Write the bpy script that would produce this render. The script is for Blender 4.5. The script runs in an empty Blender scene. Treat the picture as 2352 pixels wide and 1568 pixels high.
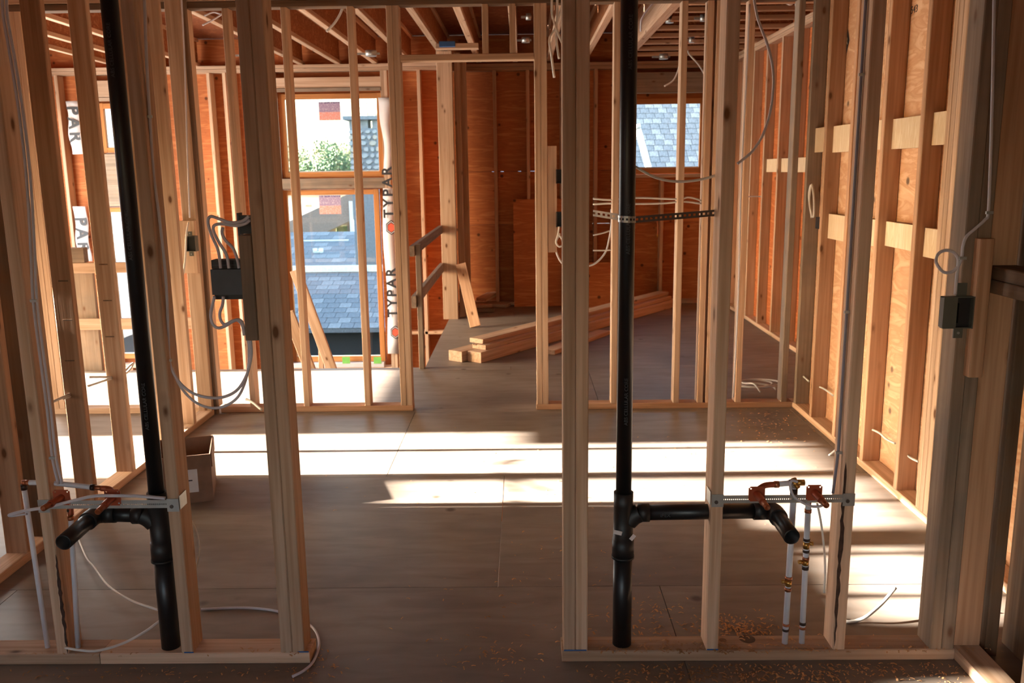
import bpy, math, random
from mathutils import Vector, Matrix
random.seed(7)
C = bpy.context.scene.collection
SC = bpy.context.scene

# ------------------------------------------------------------------ camera, sky, sun, exposure
F_PX, W_PX, H_PX, EYE = 2000.0, 2352.0, 1568.0, 1.54
PITCH, YAW, ROLL = math.atan(391 / F_PX), 0.0143, 0.0134
_f = Vector((-math.sin(YAW) * math.cos(PITCH), math.cos(YAW) * math.cos(PITCH), -math.sin(PITCH)))
_r0 = Vector((math.cos(YAW), math.sin(YAW), 0))
_u0 = _r0.cross(_f)
_r = math.cos(ROLL) * _r0 - math.sin(ROLL) * _u0
_u = math.sin(ROLL) * _r0 + math.cos(ROLL) * _u0
cam = bpy.data.cameras.new('camera')
cam_o = bpy.data.objects.new('camera', cam)
C.objects.link(cam_o)
m = Matrix((_r, _u, -_f)).transposed().to_4x4()
m.translation = Vector((0, 0, EYE))
cam_o.matrix_world = m
cam.sensor_width = 36.0
cam.lens = F_PX / W_PX * 36.0
cam.clip_start, cam.clip_end = 0.05, 400
cam.dof.use_dof = True
cam.dof.focus_distance = 2.75
cam.dof.aperture_fstop = 7.0
SC.camera = cam_o

world = bpy.data.worlds.new('world')
SC.world = world
world.use_nodes = True
wt = world.node_tree
wt.nodes.clear()
sky = wt.nodes.new('ShaderNodeTexSky')
sky.sky_type = 'NISHITA'
sky.sun_disc = False
sky.sun_elevation = math.radians(16)
sky.sun_rotation = math.radians(-90)
sky.air_density, sky.dust_density, sky.ozone_density = 1.0, 3.2, 0.6
bg = wt.nodes.new('ShaderNodeBackground')
bg.inputs['Strength'].default_value = 1.15
wo = wt.nodes.new('ShaderNodeOutputWorld')
wt.links.new(sky.outputs[0], bg.inputs[0])
wt.links.new(bg.outputs[0], wo.inputs[0])

SUN_TAN = 0.27
sun = bpy.data.lights.new('sun', 'SUN')
sun.energy = 80.0
sun.angle = math.radians(0.8)
sun.color = (1.0, 0.91, 0.79)
sun_o = bpy.data.objects.new('sun', sun)
C.objects.link(sun_o)
sun_o.location = (-20, 3, 12)
sun_o.rotation_euler = Vector((1, 0.0, -SUN_TAN)).to_track_quat('-Z', 'Y').to_euler()

# area lamp added at an unseen opening by the stairwell, standing in for daylight
day = bpy.data.lights.new('daylight_fill_lamp', 'AREA')
day.shape = 'RECTANGLE'
day.size, day.size_y = 2.5, 2.9
day.energy = 165.0
day.color = (1.0, 0.95, 0.87)
fill_lamp_o = bpy.data.objects.new('daylight_fill_lamp', day)
C.objects.link(fill_lamp_o)
fill_lamp_o.location = (-5.66, 8.05, 0.75)
fill_lamp_o.rotation_euler = Vector((1, 0, 0)).to_track_quat('-Z', 'Y').to_euler()

SC.view_settings.view_transform = 'Standard'
SC.view_settings.look = 'None'
SC.view_settings.gamma = 1.0
SC.view_settings.use_curve_mapping = False
SC.view_settings.exposure = 0.95
SC.cycles.max_bounces = 12
SC.cycles.diffuse_bounces = 8
SC.cycles.transparent_max_bounces = 16
SC.cycles.sample_clamp_indirect = 6.0


def at(px, py, Y=None, X=None, Z=None):
    """World point seen at a pixel of the photograph, on the wall or floor plane it belongs to."""
    d = _f + _r * ((px - W_PX / 2) / F_PX) - _u * ((py - H_PX / 2) / F_PX)
    if Y is not None:
        t = Y / d.y
    elif X is not None:
        t = X / d.x
    else:
        t = (Z - EYE) / d.z
    return Vector((0, 0, EYE)) + d * t


# ------------------------------------------------------------------ materials
def new_mat(name):
    mt = bpy.data.materials.new(name)
    mt.use_nodes = True
    nt = mt.node_tree
    return mt, nt, nt.nodes['Principled BSDF']


def N(nt, t, **kw):
    n = nt.nodes.new(t)
    for k, v in kw.items():
        setattr(n, k, v)
    return n


def ramp(nt, stops):
    r = N(nt, 'ShaderNodeValToRGB')
    els = r.color_ramp.elements
    while len(els) > 1:
        els.remove(els[-1])
    els[0].position, els[0].color = stops[0][0], (*stops[0][1], 1)
    for p, c in stops[1:]:
        e = els.new(p)
        e.color = (*c, 1)
    return r


def mixrgb(nt, mode, fac, a, b):
    mx = N(nt, 'ShaderNodeMix', data_type='RGBA', blend_type=mode)
    for sock, v in ((0, fac), (6, a), (7, b)):
        if isinstance(v, (int, float)):
            mx.inputs[sock].default_value = v
        elif isinstance(v, tuple):
            mx.inputs[sock].default_value = (*v, 1)
        else:
            nt.links.new(v, mx.inputs[sock])
    return mx.outputs[2]


def lumber_mat(name, pale, dark, knot=(0.16, 0.07, 0.03), rough=0.75, knots=0.05, var=0.25, weather=0.0):
    mt, nt, b = new_mat(name)
    L = nt.links
    tc = N(nt, 'ShaderNodeTexCoord')
    oi = N(nt, 'ShaderNodeObjectInfo')
    comb = N(nt, 'ShaderNodeVectorMath', operation='SCALE')
    comb.inputs[0].default_value = (13.1, 7.7, 31.0)
    L.new(oi.outputs['Random'], comb.inputs['Scale'])
    add = N(nt, 'ShaderNodeVectorMath', operation='ADD')
    L.new(tc.outputs['Object'], add.inputs[0])
    L.new(comb.outputs[0], add.inputs[1])
    # long grain
    mp = N(nt, 'ShaderNodeMapping')
    mp.inputs['Scale'].default_value = (75, 75, 2.2)
    L.new(add.outputs[0], mp.inputs[0])
    n1 = N(nt, 'ShaderNodeTexNoise')
    n1.inputs['Scale'].default_value = 1.0
    n1.inputs['Detail'].default_value = 3.0
    L.new(mp.outputs[0], n1.inputs['Vector'])
    # broad growth-ring bands
    mp2 = N(nt, 'ShaderNodeMapping')
    mp2.inputs['Scale'].default_value = (16, 16, 0.55)
    L.new(add.outputs[0], mp2.inputs[0])
    n2 = N(nt, 'ShaderNodeTexNoise')
    n2.inputs['Scale'].default_value = 1.0
    n2.inputs['Distortion'].default_value = 1.3
    L.new(mp2.outputs[0], n2.inputs['Vector'])
    r1 = ramp(nt, [(0.3, dark), (0.62, pale)])
    L.new(n2.outputs['Fac'], r1.inputs[0])
    r2 = ramp(nt, [(0.32, (0.72, 0.66, 0.6)), (0.6, (1, 1, 1))])
    L.new(n1.outputs['Fac'], r2.inputs[0])
    col = mixrgb(nt, 'MULTIPLY', 0.75, r1.outputs[0], r2.outputs[0])
    # knots
    mp3 = N(nt, 'ShaderNodeMapping')
    mp3.inputs['Scale'].default_value = (9, 9, 4.2)
    L.new(add.outputs[0], mp3.inputs[0])
    vo = N(nt, 'ShaderNodeTexVoronoi')
    vo.inputs['Scale'].default_value = 1.0
    L.new(mp3.outputs[0], vo.inputs['Vector'])
    r3 = ramp(nt, [(knots * 1.2, (1, 1, 1)), (knots * 2.2, (0.25, 0.25, 0.25)), (knots * 3.4, (0, 0, 0))])
    L.new(vo.outputs['Distance'], r3.inputs[0])
    col = mixrgb(nt, 'MIX', r3.outputs[0], col, knot)
    # weathering blotches
    if weather > 0:
        n4 = N(nt, 'ShaderNodeTexNoise')
        n4.inputs['Scale'].default_value = 7
        n4.inputs['Detail'].default_value = 4
        L.new(add.outputs[0], n4.inputs['Vector'])
        r4 = ramp(nt, [(0.4, (0, 0, 0)), (0.65, (weather, weather, weather))])
        L.new(n4.outputs['Fac'], r4.inputs[0])
        col = mixrgb(nt, 'MIX', r4.outputs[0], col, (0.17, 0.145, 0.12))
    # piece to piece variation
    hs = N(nt, 'ShaderNodeHueSaturation')
    L.new(col, hs.inputs['Color'])
    mr = N(nt, 'ShaderNodeMapRange')
    mr.inputs['To Min'].default_value = 1.0 - var
    mr.inputs['To Max'].default_value = 1.0 + var * 0.45
    L.new(oi.outputs['Random'], mr.inputs['Value'])
    L.new(mr.outputs[0], hs.inputs['Value'])
    L.new(hs.outputs[0], b.inputs['Base Color'])
    b.inputs['Roughness'].default_value = rough
    b.inputs['Specular IOR Level'].default_value = 0.25
    bp = N(nt, 'ShaderNodeBump')
    bp.inputs['Strength'].default_value = 0.22
    bp.inputs['Distance'].default_value = 0.002
    L.new(n1.outputs['Fac'], bp.inputs['Height'])
    L.new(bp.outputs[0], b.inputs['Normal'])
    return mt


def ply_mat(name, a, b_, c, scale=(1.6, 1.6, 16), rough=0.7, dots=True):
    mt, nt, b = new_mat(name)
    L = nt.links
    tc = N(nt, 'ShaderNodeTexCoord')
    oi = N(nt, 'ShaderNodeObjectInfo')
    sc = N(nt, 'ShaderNodeVectorMath', operation='SCALE')
    sc.inputs[0].default_value = (17.0, 23.0, 11.0)
    L.new(oi.outputs['Random'], sc.inputs['Scale'])
    add = N(nt, 'ShaderNodeVectorMath', operation='ADD')
    L.new(tc.outputs['Object'], add.inputs[0])
    L.new(sc.outputs[0], add.inputs[1])
    mp = N(nt, 'ShaderNodeMapping')
    mp.inputs['Scale'].default_value = scale
    L.new(add.outputs[0], mp.inputs[0])
    n = N(nt, 'ShaderNodeTexNoise')
    n.inputs['Scale'].default_value = 1.0
    n.inputs['Detail'].default_value = 5
    n.inputs['Distortion'].default_value = 2.2
    L.new(mp.outputs[0], n.inputs['Vector'])
    r = ramp(nt, [(0.33, a), (0.5, b_), (0.56, a), (0.68, c)])
    L.new(n.outputs['Fac'], r.inputs[0])
    col = r.outputs[0]
    if dots:
        vo = N(nt, 'ShaderNodeTexVoronoi')
        vo.inputs['Scale'].default_value = 5.5
        L.new(add.outputs[0], vo.inputs['Vector'])
        r3 = ramp(nt, [(0.07, (1, 1, 1)), (0.13, (0, 0, 0))])
        L.new(vo.outputs['Distance'], r3.inputs[0])
        col = mixrgb(nt, 'MIX', r3.outputs[0], col, tuple(x * 0.25 for x in a))
    hs = N(nt, 'ShaderNodeHueSaturation')
    L.new(col, hs.inputs['Color'])
    mr = N(nt, 'ShaderNodeMapRange')
    mr.inputs['To Min'].default_value = 0.86
    mr.inputs['To Max'].default_value = 1.1
    L.new(oi.outputs['Random'], mr.inputs['Value'])
    L.new(mr.outputs[0], hs.inputs['Value'])
    L.new(hs.outputs[0], b.inputs['Base Color'])
    b.inputs['Roughness'].default_value = rough
    b.inputs['Specular IOR Level'].default_value = 0.2
    bp = N(nt, 'ShaderNodeBump')
    bp.inputs['Strength'].default_value = 0.15
    bp.inputs['Distance'].default_value = 0.002
    L.new(n.outputs['Fac'], bp.inputs['Height'])
    L.new(bp.outputs[0], b.inputs['Normal'])
    return mt


def floor_mat():
    mt, nt, b = new_mat('subfloor')
    L = nt.links
    tc = N(nt, 'ShaderNodeTexCoord')
    oi = N(nt, 'ShaderNodeObjectInfo')
    sc = N(nt, 'ShaderNodeVectorMath', operation='SCALE')
    sc.inputs[0].default_value = (17.0, 23.0, 0.0)
    L.new(oi.outputs['Random'], sc.inputs['Scale'])
    add = N(nt, 'ShaderNodeVectorMath', operation='ADD')
    L.new(tc.outputs['Object'], add.inputs[0])
    L.new(sc.outputs[0], add.inputs[1])
    mp = N(nt, 'ShaderNodeMapping')
    mp.inputs['Scale'].default_value = (3.5, 14, 1)
    L.new(add.outputs[0], mp.inputs[0])
    n = N(nt, 'ShaderNodeTexNoise')
    n.inputs['Scale'].default_value = 1.0
    n.inputs['Detail'].default_value = 6
    n.inputs['Distortion'].default_value = 0.6
    L.new(mp.outputs[0], n.inputs['Vector'])
    r = ramp(nt, [(0.3, (0.185, 0.147, 0.121)), (0.52, (0.230, 0.190, 0.160)), (0.75, (0.265, 0.225, 0.194))])
    L.new(n.outputs['Fac'], r.inputs[0])
    n2 = N(nt, 'ShaderNodeTexNoise')
    n2.inputs['Scale'].default_value = 1.7
    n2.inputs['Detail'].default_value = 5
    L.new(add.outputs[0], n2.inputs['Vector'])
    r2 = ramp(nt, [(0.35, (0.72, 0.68, 0.64)), (0.65, (1.06, 1.04, 1.02))])
    L.new(n2.outputs['Fac'], r2.inputs[0])
    col = mixrgb(nt, 'MULTIPLY', 0.9, r.outputs[0], r2.outputs[0])
    vo = N(nt, 'ShaderNodeTexVoronoi')
    vo.inputs['Scale'].default_value = 3.1
    L.new(add.outputs[0], vo.inputs['Vector'])
    r3 = ramp(nt, [(0.035, (1, 1, 1)), (0.09, (0, 0, 0))])
    L.new(vo.outputs['Distance'], r3.inputs[0])
    col = mixrgb(nt, 'MIX', r3.outputs[0], col, (0.08, 0.05, 0.035))
    L.new(col, b.inputs['Base Color'])
    b.inputs['Roughness'].default_value = 0.5
    b.inputs['Specular IOR Level'].default_value = 0.5
    bp = N(nt, 'ShaderNodeBump')
    bp.inputs['Strength'].default_value = 0.25
    bp.inputs['Distance'].default_value = 0.003
    L.new(n.outputs['Fac'], bp.inputs['Height'])
    L.new(bp.outputs[0], b.inputs['Normal'])
    return mt


def plain(name, col, rough=0.6, metal=0.0, spec=0.5, noise=0.12, nscale=18.0):
    mt, nt, b = new_mat(name)
    L = nt.links
    tc = N(nt, 'ShaderNodeTexCoord')
    n = N(nt, 'ShaderNodeTexNoise')
    n.inputs['Scale'].default_value = nscale
    n.inputs['Detail'].default_value = 4
    L.new(tc.outputs['Object'], n.inputs['Vector'])
    lo = tuple(max(0, c * (1 - noise)) for c in col)
    hi = tuple(min(1, c * (1 + noise)) for c in col)
    r = ramp(nt, [(0.3, lo), (0.7, hi)])
    L.new(n.outputs['Fac'], r.inputs[0])
    L.new(r.outputs[0], b.inputs['Base Color'])
    b.inputs['Roughness'].default_value = rough
    b.inputs['Metallic'].default_value = metal
    b.inputs['Specular IOR Level'].default_value = spec
    return mt


def glass_mat():
    mt = bpy.data.materials.new('window_glass')
    mt.use_nodes = True
    nt = mt.node_tree
    nt.nodes.clear()
    o = N(nt, 'ShaderNodeOutputMaterial')
    tr = N(nt, 'ShaderNodeBsdfTransparent')
    tr.inputs[0].default_value = (0.95, 0.98, 0.97, 1)
    gl = N(nt, 'ShaderNodeBsdfGlossy')
    gl.inputs['Roughness'].default_value = 0.02
    mx = N(nt, 'ShaderNodeMixShader')
    mx.inputs[0].default_value = 0.05
    nt.links.new(tr.outputs[0], mx.inputs[1])
    nt.links.new(gl.outputs[0], mx.inputs[2])
    nt.links.new(mx.outputs[0], o.inputs[0])
    return mt


def sticker_mat():
    mt, nt, b = new_mat('sticker_print')
    L = nt.links
    tc = N(nt, 'ShaderNodeTexCoord')
    sp = N(nt, 'ShaderNodeSeparateXYZ')
    L.new(tc.outputs['Generated'], sp.inputs[0])
    r = ramp(nt, [(0.0, (0.80, 0.34, 0.28)), (0.42, (0.80, 0.36, 0.33)), (0.45, (0.36, 0.27, 0.42)), (0.88, (0.44, 0.36, 0.50)), (0.9, (0.18, 0.13, 0.28))])
    r.color_ramp.interpolation = 'CONSTANT'
    L.new(sp.outputs['Z'], r.inputs[0])
    # rows of illegible small print
    mp = N(nt, 'ShaderNodeMapping')
    mp.inputs['Scale'].default_value = (26, 1, 9)
    L.new(tc.outputs['Generated'], mp.inputs[0])
    n = N(nt, 'ShaderNodeTexNoise')
    n.inputs['Scale'].default_value = 1.0
    L.new(mp.outputs[0], n.inputs['Vector'])
    r2 = ramp(nt, [(0.5, (0, 0, 0)), (0.62, (0.5, 0.5, 0.5))])
    L.new(n.outputs['Fac'], r2.inputs[0])
    col = mixrgb(nt, 'MIX', r2.outputs[0], r.outputs[0], (0.75, 0.7, 0.72))
    L.new(col, b.inputs['Base Color'])
    b.inputs['Roughness'].default_value = 0.5
    b.inputs['Transmission Weight'].default_value = 0.0
    return mt


M = {}
M['lumber'] = lumber_mat('lumber_pale', (0.66, 0.465, 0.325), (0.53, 0.342, 0.215))
M['red_lumber'] = lumber_mat('lumber_red', (0.58, 0.35, 0.215), (0.46, 0.25, 0.135))
M['grey_lumber'] = lumber_mat('lumber_weathered', (0.36, 0.265, 0.19), (0.25, 0.18, 0.125), weather=0.4)
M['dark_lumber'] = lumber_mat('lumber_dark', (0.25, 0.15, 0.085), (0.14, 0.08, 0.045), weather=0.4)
M['sheathing'] = ply_mat('plywood_red', (0.47, 0.15, 0.048), (0.39, 0.115, 0.035), (0.54, 0.20, 0.07))
M['ply'] = ply_mat('plywood_fir', (0.62, 0.37, 0.21), (0.54, 0.29, 0.15), (0.68, 0.45, 0.27), scale=(4, 4, 12))
M['ply_pale'] = ply_mat('plywood_pale', (0.72, 0.57, 0.38), (0.66, 0.49, 0.30), (0.78, 0.64, 0.46), scale=(3, 3, 30), dots=False)
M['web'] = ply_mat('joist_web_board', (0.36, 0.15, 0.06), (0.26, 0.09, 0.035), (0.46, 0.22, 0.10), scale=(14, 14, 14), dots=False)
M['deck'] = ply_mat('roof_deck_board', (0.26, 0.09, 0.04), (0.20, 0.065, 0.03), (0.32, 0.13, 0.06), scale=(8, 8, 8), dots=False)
M['floor'] = floor_mat()
M['abs'] = plain('black_plastic_pipe', (0.009, 0.009, 0.010), 0.38, spec=0.5)
M['abs_worn'] = plain('black_plastic_fitting', (0.013, 0.012, 0.012), 0.5, spec=0.5)
M['pex'] = plain('white_plastic_tube', (0.66, 0.68, 0.74), 0.4, noise=0.05)
M['copper'] = plain('copper', (0.42, 0.15, 0.07), 0.38, 0.75)
M['brass'] = plain('brass', (0.48, 0.27, 0.07), 0.35, 0.85)
M['terracotta'] = plain('copper_plate', (0.40, 0.085, 0.035), 0.42, 0.35)
M['ring'] = plain('dark_crimp_ring', (0.05, 0.03, 0.025), 0.45, 0.6)
M['galv'] = plain('galvanised_steel', (0.44, 0.46, 0.45), 0.42, 0.75)
M['strap'] = plain('dark_steel_strap', (0.13, 0.11, 0.10), 0.4, 0.8)
M['cable'] = plain('grey_cable_jacket', (0.58, 0.555, 0.60), 0.5, noise=0.06)
M['cable_white'] = plain('white_cable_jacket', (0.66, 0.63, 0.58), 0.5, noise=0.06)
M['cable_dark'] = plain('dark_cable_jacket', (0.20, 0.19, 0.24), 0.5, noise=0.06)
M['box'] = plain('dark_plastic_box', (0.050, 0.058, 0.074), 0.5)
M['box_green'] = plain('grey_plastic_box', (0.10, 0.10, 0.080), 0.5)
M['box_black'] = plain('black_plastic_box', (0.012, 0.012, 0.014), 0.5)
M['carton'] = plain('brown_cardboard', (0.24, 0.135, 0.085), 0.85)
M['paper'] = plain('white_paper', (0.70, 0.66, 0.64), 0.8, noise=0.05)
M['wrap'] = plain('house_wrap_film', (0.58, 0.55, 0.55), 0.65, noise=0.06, nscale=6)
M['ink'] = plain('black_ink', (0.022, 0.024, 0.030), 0.6)
M['ink_faint'] = plain('faint_ink', (0.060, 0.065, 0.075), 0.6)
M['red_ink'] = plain('red_ink', (0.62, 0.10, 0.05), 0.6)
M['blue'] = plain('blue_paint', (0.02, 0.09, 0.26), 0.6)
M['green'] = plain('green_tape', (0.18, 0.50, 0.10), 0.6)
M['frame'] = lumber_mat('window_frame_wood', (0.55, 0.24, 0.08), (0.46, 0.18, 0.055), knots=0.0001, var=0.05)
M['glass'] = glass_mat()
M['sticker'] = sticker_mat()
M['shingle'] = plain('asphalt_shingle', (0.135, 0.155, 0.172), 0.9, noise=0.3, nscale=30)
M['shingle_b'] = plain('asphalt_shingle_pale', (0.20, 0.22, 0.232), 0.9, noise=0.3, nscale=30)
M['flashing'] = plain('pale_flashing', (0.72, 0.78, 0.68), 0.6)
M['stone'] = plain('grey_stone', (0.30, 0.31, 0.30), 0.9, noise=0.25, nscale=5)
M['stone_b'] = plain('brown_stone', (0.36, 0.33, 0.27), 0.9, noise=0.25, nscale=5)
M['mortar'] = plain('mortar', (0.20, 0.22, 0.23), 0.95)
M['leaf'] = plain('leaf_green', (0.050, 0.095, 0.045), 0.7, noise=0.4, nscale=3)
M['leaf_b'] = plain('leaf_yellow_green', (0.13, 0.165, 0.07), 0.7, noise=0.4, nscale=3)
M['bark'] = plain('pale_bark', (0.40, 0.36, 0.30), 0.9, noise=0.3)
M['bark_dark'] = plain('dark_bark_edge', (0.06, 0.030, 0.020), 0.95, noise=0.5, nscale=40)
M['white_paint'] = plain('white_siding', (0.75, 0.75, 0.72), 0.7, noise=0.04)
M['brown_paint'] = plain('brown_siding', (0.27, 0.20, 0.16), 0.8)
M['dark_wall'] = plain('dark_siding', (0.018, 0.020, 0.022), 0.8)
M['soil'] = plain('garden_ground', (0.16, 0.17, 0.10), 0.95, noise=0.4, nscale=1)
M['shaving'] = plain('wood_shaving', (0.52, 0.28, 0.12), 0.85, noise=0.4, nscale=3)


# ------------------------------------------------------------------ building helpers
def link(name, verts, faces, mat, parent=None, loc=None, rot=None, smooth=False):
    """One mesh object; verts are local, loc/rot are in the world, the parent is never rotated."""
    me = bpy.data.meshes.new(name)
    me.from_pydata([tuple(v) for v in verts], [], faces)
    me.update()
    if smooth:
        for p in me.polygons:
            p.use_smooth = True
    me.materials.append(M[mat] if isinstance(mat, str) else mat)
    o = bpy.data.objects.new(name, me)
    C.objects.link(o)
    place(o, parent, loc, rot)
    return o


def root_of(parent):
    v = Vector((0, 0, 0))
    while parent is not None:
        v += parent.location
        parent = parent.parent
    return v


def place(o, parent=None, loc=None, rot=None):
    loc = Vector(loc) if loc is not None else Vector((0, 0, 0))
    o.rotation_mode = 'QUATERNION'
    wm = Matrix.Translation(loc)
    if rot is not None:
        wm = wm @ rot.to_matrix().to_4x4()
    if parent is not None:
        o.parent = parent
        wm = world_of(parent).inverted() @ wm
    o.matrix_basis = wm
    return o


def world_of(o):
    """World matrix from the parent chain, without waiting for a scene update."""
    return o.matrix_basis.copy() if o.parent is None else world_of(o.parent) @ o.matrix_basis


def tag(o, label=None, cat=None, group=None, kind=None):
    if label:
        o['label'] = label
    if cat:
        o['category'] = cat
    if group:
        o['group'] = group
    if kind:
        o['kind'] = kind
    return o


def empty(name, loc=(0, 0, 0), label=None, cat=None, group=None, kind=None):
    o = bpy.data.objects.new(name, None)
    o.empty_display_size = 0.1
    C.objects.link(o)
    o.location = loc
    return tag(o, label, cat, group, kind)


def structure(name, loc=(0, 0, 0)):
    return empty(name, loc, kind='structure')


def prism_geo(w, d, h, ch):
    """Stick along Z with eased long edges."""
    x, y, c = w / 2, d / 2, min(ch, w * 0.3, d * 0.3)
    ring = [(-x + c, -y), (x - c, -y), (x, -y + c), (x, y - c), (x - c, y), (-x + c, y), (-x, y - c), (-x, -y + c)]
    v = [(a, b, -h / 2) for a, b in ring] + [(a, b, h / 2) for a, b in ring]
    f = [(i, (i + 1) % 8, (i + 1) % 8 + 8, i + 8) for i in range(8)]
    f += [tuple(range(7, -1, -1)), tuple(range(8, 16))]
    return v, f


_AX = {'z': Matrix.Identity(3),
       'x': Matrix(((0, 0, 1), (1, 0, 0), (0, 1, 0))),
       'y': Matrix(((0, 1, 0), (0, 0, 1), (1, 0, 0)))}


def bx(name, x0, x1, y0, y1, z0, z1, mat, parent=None, ch=0.003, axis=None, jit=0.0):
    """Board between two corners, grain along its longest side (local Z)."""
    dx, dy, dz = abs(x1 - x0), abs(y1 - y0), abs(z1 - z0)
    if axis is None:
        axis = 'xyz'[max(range(3), key=lambda i: (dx, dy, dz)[i])]
    dims = {'z': (dx, dy, dz), 'x': (dy, dz, dx), 'y': (dz, dx, dy)}[axis]
    v, f = prism_geo(*dims, ch)
    q = _AX[axis].to_quaternion()
    if jit:
        q = q @ Matrix.Rotation(random.uniform(-jit, jit), 3, 'X').to_quaternion()
    return link(name, v, f, mat, parent, ((x0 + x1) / 2, (y0 + y1) / 2, (z0 + z1) / 2), q)


def beam(name, a, b, w, d, mat, parent=None, up=Vector((0, 0, 1)), ch=0.003):
    """Board from a to b: w across, d along 'up'."""
    a, b = Vector(a), Vector(b)
    z = (b - a).normalized()
    x = up.cross(z)
    if x.length < 1e-4:
        x = Vector((1, 0, 0)).cross(z)
    x.normalize()
    y = z.cross(x)
    v, f = prism_geo(w, d, (b - a).length, ch)
    return link(name, v, f, mat, parent, (a + b) / 2, Matrix((x, y, z)).transposed().to_quaternion())


def smooth_path(pts, n=6):
    pts = [Vector(p) for p in pts]
    if len(pts) < 3:
        return pts
    out = []
    for i in range(len(pts) - 1):
        p0 = pts[i - 1] if i else pts[0] * 2 - pts[1]
        p1, p2 = pts[i], pts[i + 1]
        p3 = pts[i + 2] if i + 2 < len(pts) else pts[-1] * 2 - pts[-2]
        for k in range(n):
            t = k / n
            out.append(0.5 * ((2 * p1) + (-p0 + p2) * t + (2 * p0 - 5 * p1 + 4 * p2 - p3) * t * t + (-p0 + 3 * p1 - 3 * p2 + p3) * t ** 3))
    out.append(pts[-1])
    return out


def tube_geo(path, radii, seg=8, flat=1.0):
    v, f = [], []
    nrm = None
    n = len(path)
    for i, p in enumerate(path):
        t = (path[min(i + 1, n - 1)] - path[max(i - 1, 0)]).normalized()
        if nrm is None:
            nrm = t.orthogonal().normalized()
        nrm = (nrm - t * nrm.dot(t))
        nrm = nrm.normalized() if nrm.length > 1e-6 else t.orthogonal().normalized()
        bi = t.cross(nrm)
        r = radii[i] if isinstance(radii, (list, tuple)) else radii
        for k in range(seg):
            a = 2 * math.pi * k / seg
            v.append(p + nrm * (math.cos(a) * r) + bi * (math.sin(a) * r * flat))
    for i in range(n - 1):
        for k in range(seg):
            k2 = (k + 1) % seg
            f.append((i * seg + k, i * seg + k2, (i + 1) * seg + k2, (i + 1) * seg + k))
    f.append(tuple(range(seg - 1, -1, -1)))
    f.append(tuple(range((n - 1) * seg, n * seg)))
    return v, f


def tube(name, pts, r, mat, parent=None, seg=8, n=6, curved=True, flat=1.0):
    path = smooth_path(pts, n) if curved else [Vector(p) for p in pts]
    if isinstance(r, (list, tuple)) and len(r) != len(path):
        src, r = r, []
        for i in range(len(path)):
            u = i / (len(path) - 1) * (len(src) - 1)
            k = min(int(u), len(src) - 2)
            r.append(src[k] * (1 - (u - k)) + src[k + 1] * (u - k))
    o0 = path[0].copy()
    v, f = tube_geo([p - o0 for p in path], r, seg, flat)
    o = link(name, v, f, mat, parent, o0, smooth=True)
    for p in o.data.polygons[-2:]:
        p.use_smooth = False
    return o


def hollow(name, a, b, r, wall, mat, parent=None, seg=24):
    """Open pipe from a to b with a real bore at b."""
    a, b = Vector(a), Vector(b)
    t = (b - a).normalized()
    x = t.orthogonal().normalized()
    y = t.cross(x)
    v, f = [], []
    prof = [(a, r), (b - t * 0.002, r), (b, r - 0.001), (b, r - wall), (a + (b - a) * 0.05, r - wall)]
    for p, rr in prof:
        for k in range(seg):
            an = 2 * math.pi * k / seg
            v.append(p - a + x * math.cos(an) * rr + y * math.sin(an) * rr)
    for i in range(4):
        for k in range(seg):
            k2 = (k + 1) % seg
            f.append((i * seg + k, i * seg + k2, (i + 1) * seg + k2, (i + 1) * seg + k))
    f.append(tuple(range(seg - 1, -1, -1)))
    f.append(tuple(range(4 * seg, 5 * seg)))
    return link(name, v, f, mat, parent, a, smooth=False if seg < 12 else True)


def lettering(name, text, size, mat, parent, loc, xdir, ydir, bold=0.0, align='CENTER', spacing=1.0):
    cu = bpy.data.curves.new(name, 'FONT')
    cu.body = text
    cu.size = size
    cu.align_x = align
    cu.align_y = 'CENTER'
    cu.extrude = 0.0004
    cu.offset = bold
    cu.space_character = spacing
    cu.resolution_u = 3
    tmp = bpy.data.objects.new('tmp_text', cu)
    C.objects.link(tmp)
    bpy.context.view_layer.update()
    me = bpy.data.meshes.new_from_object(tmp.evaluated_get(bpy.context.evaluated_depsgraph_get()))
    bpy.data.objects.remove(tmp)
    bpy.data.curves.remove(cu)
    me.name = name
    me.materials.clear()
    me.materials.append(M[mat])
    o = bpy.data.objects.new(name, me)
    C.objects.link(o)
    x = Vector(xdir).normalized()
    y = Vector(ydir)
    y = (y - x * y.dot(x)).normalized()
    z = x.cross(y)
    place(o, parent, loc, Matrix((x, y, z)).transposed().to_quaternion())
    return o


def multi(name, boxes, mat, parent=None, loc=(0, 0, 0)):
    """Several touching boxes (x0,x1,y0,y1,z0,z1), world coordinates, as one part."""
    v, f = [], []
    loc = Vector(loc)
    for x0, x1, y0, y1, z0, z1 in boxes:
        b = len(v)
        v += [Vector(p) - loc for p in ((x0, y0, z0), (x1, y0, z0), (x1, y1, z0), (x0, y1, z0), (x0, y0, z1), (x1, y0, z1), (x1, y1, z1), (x0, y1, z1))]
        f += [tuple(b + i for i in q) for q in ((3, 2, 1, 0), (4, 5, 6, 7), (0, 1, 5, 4), (1, 2, 6, 5), (2, 3, 7, 6), (3, 0, 4, 7))]
    return link(name, v, f, mat, parent, loc)


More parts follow.
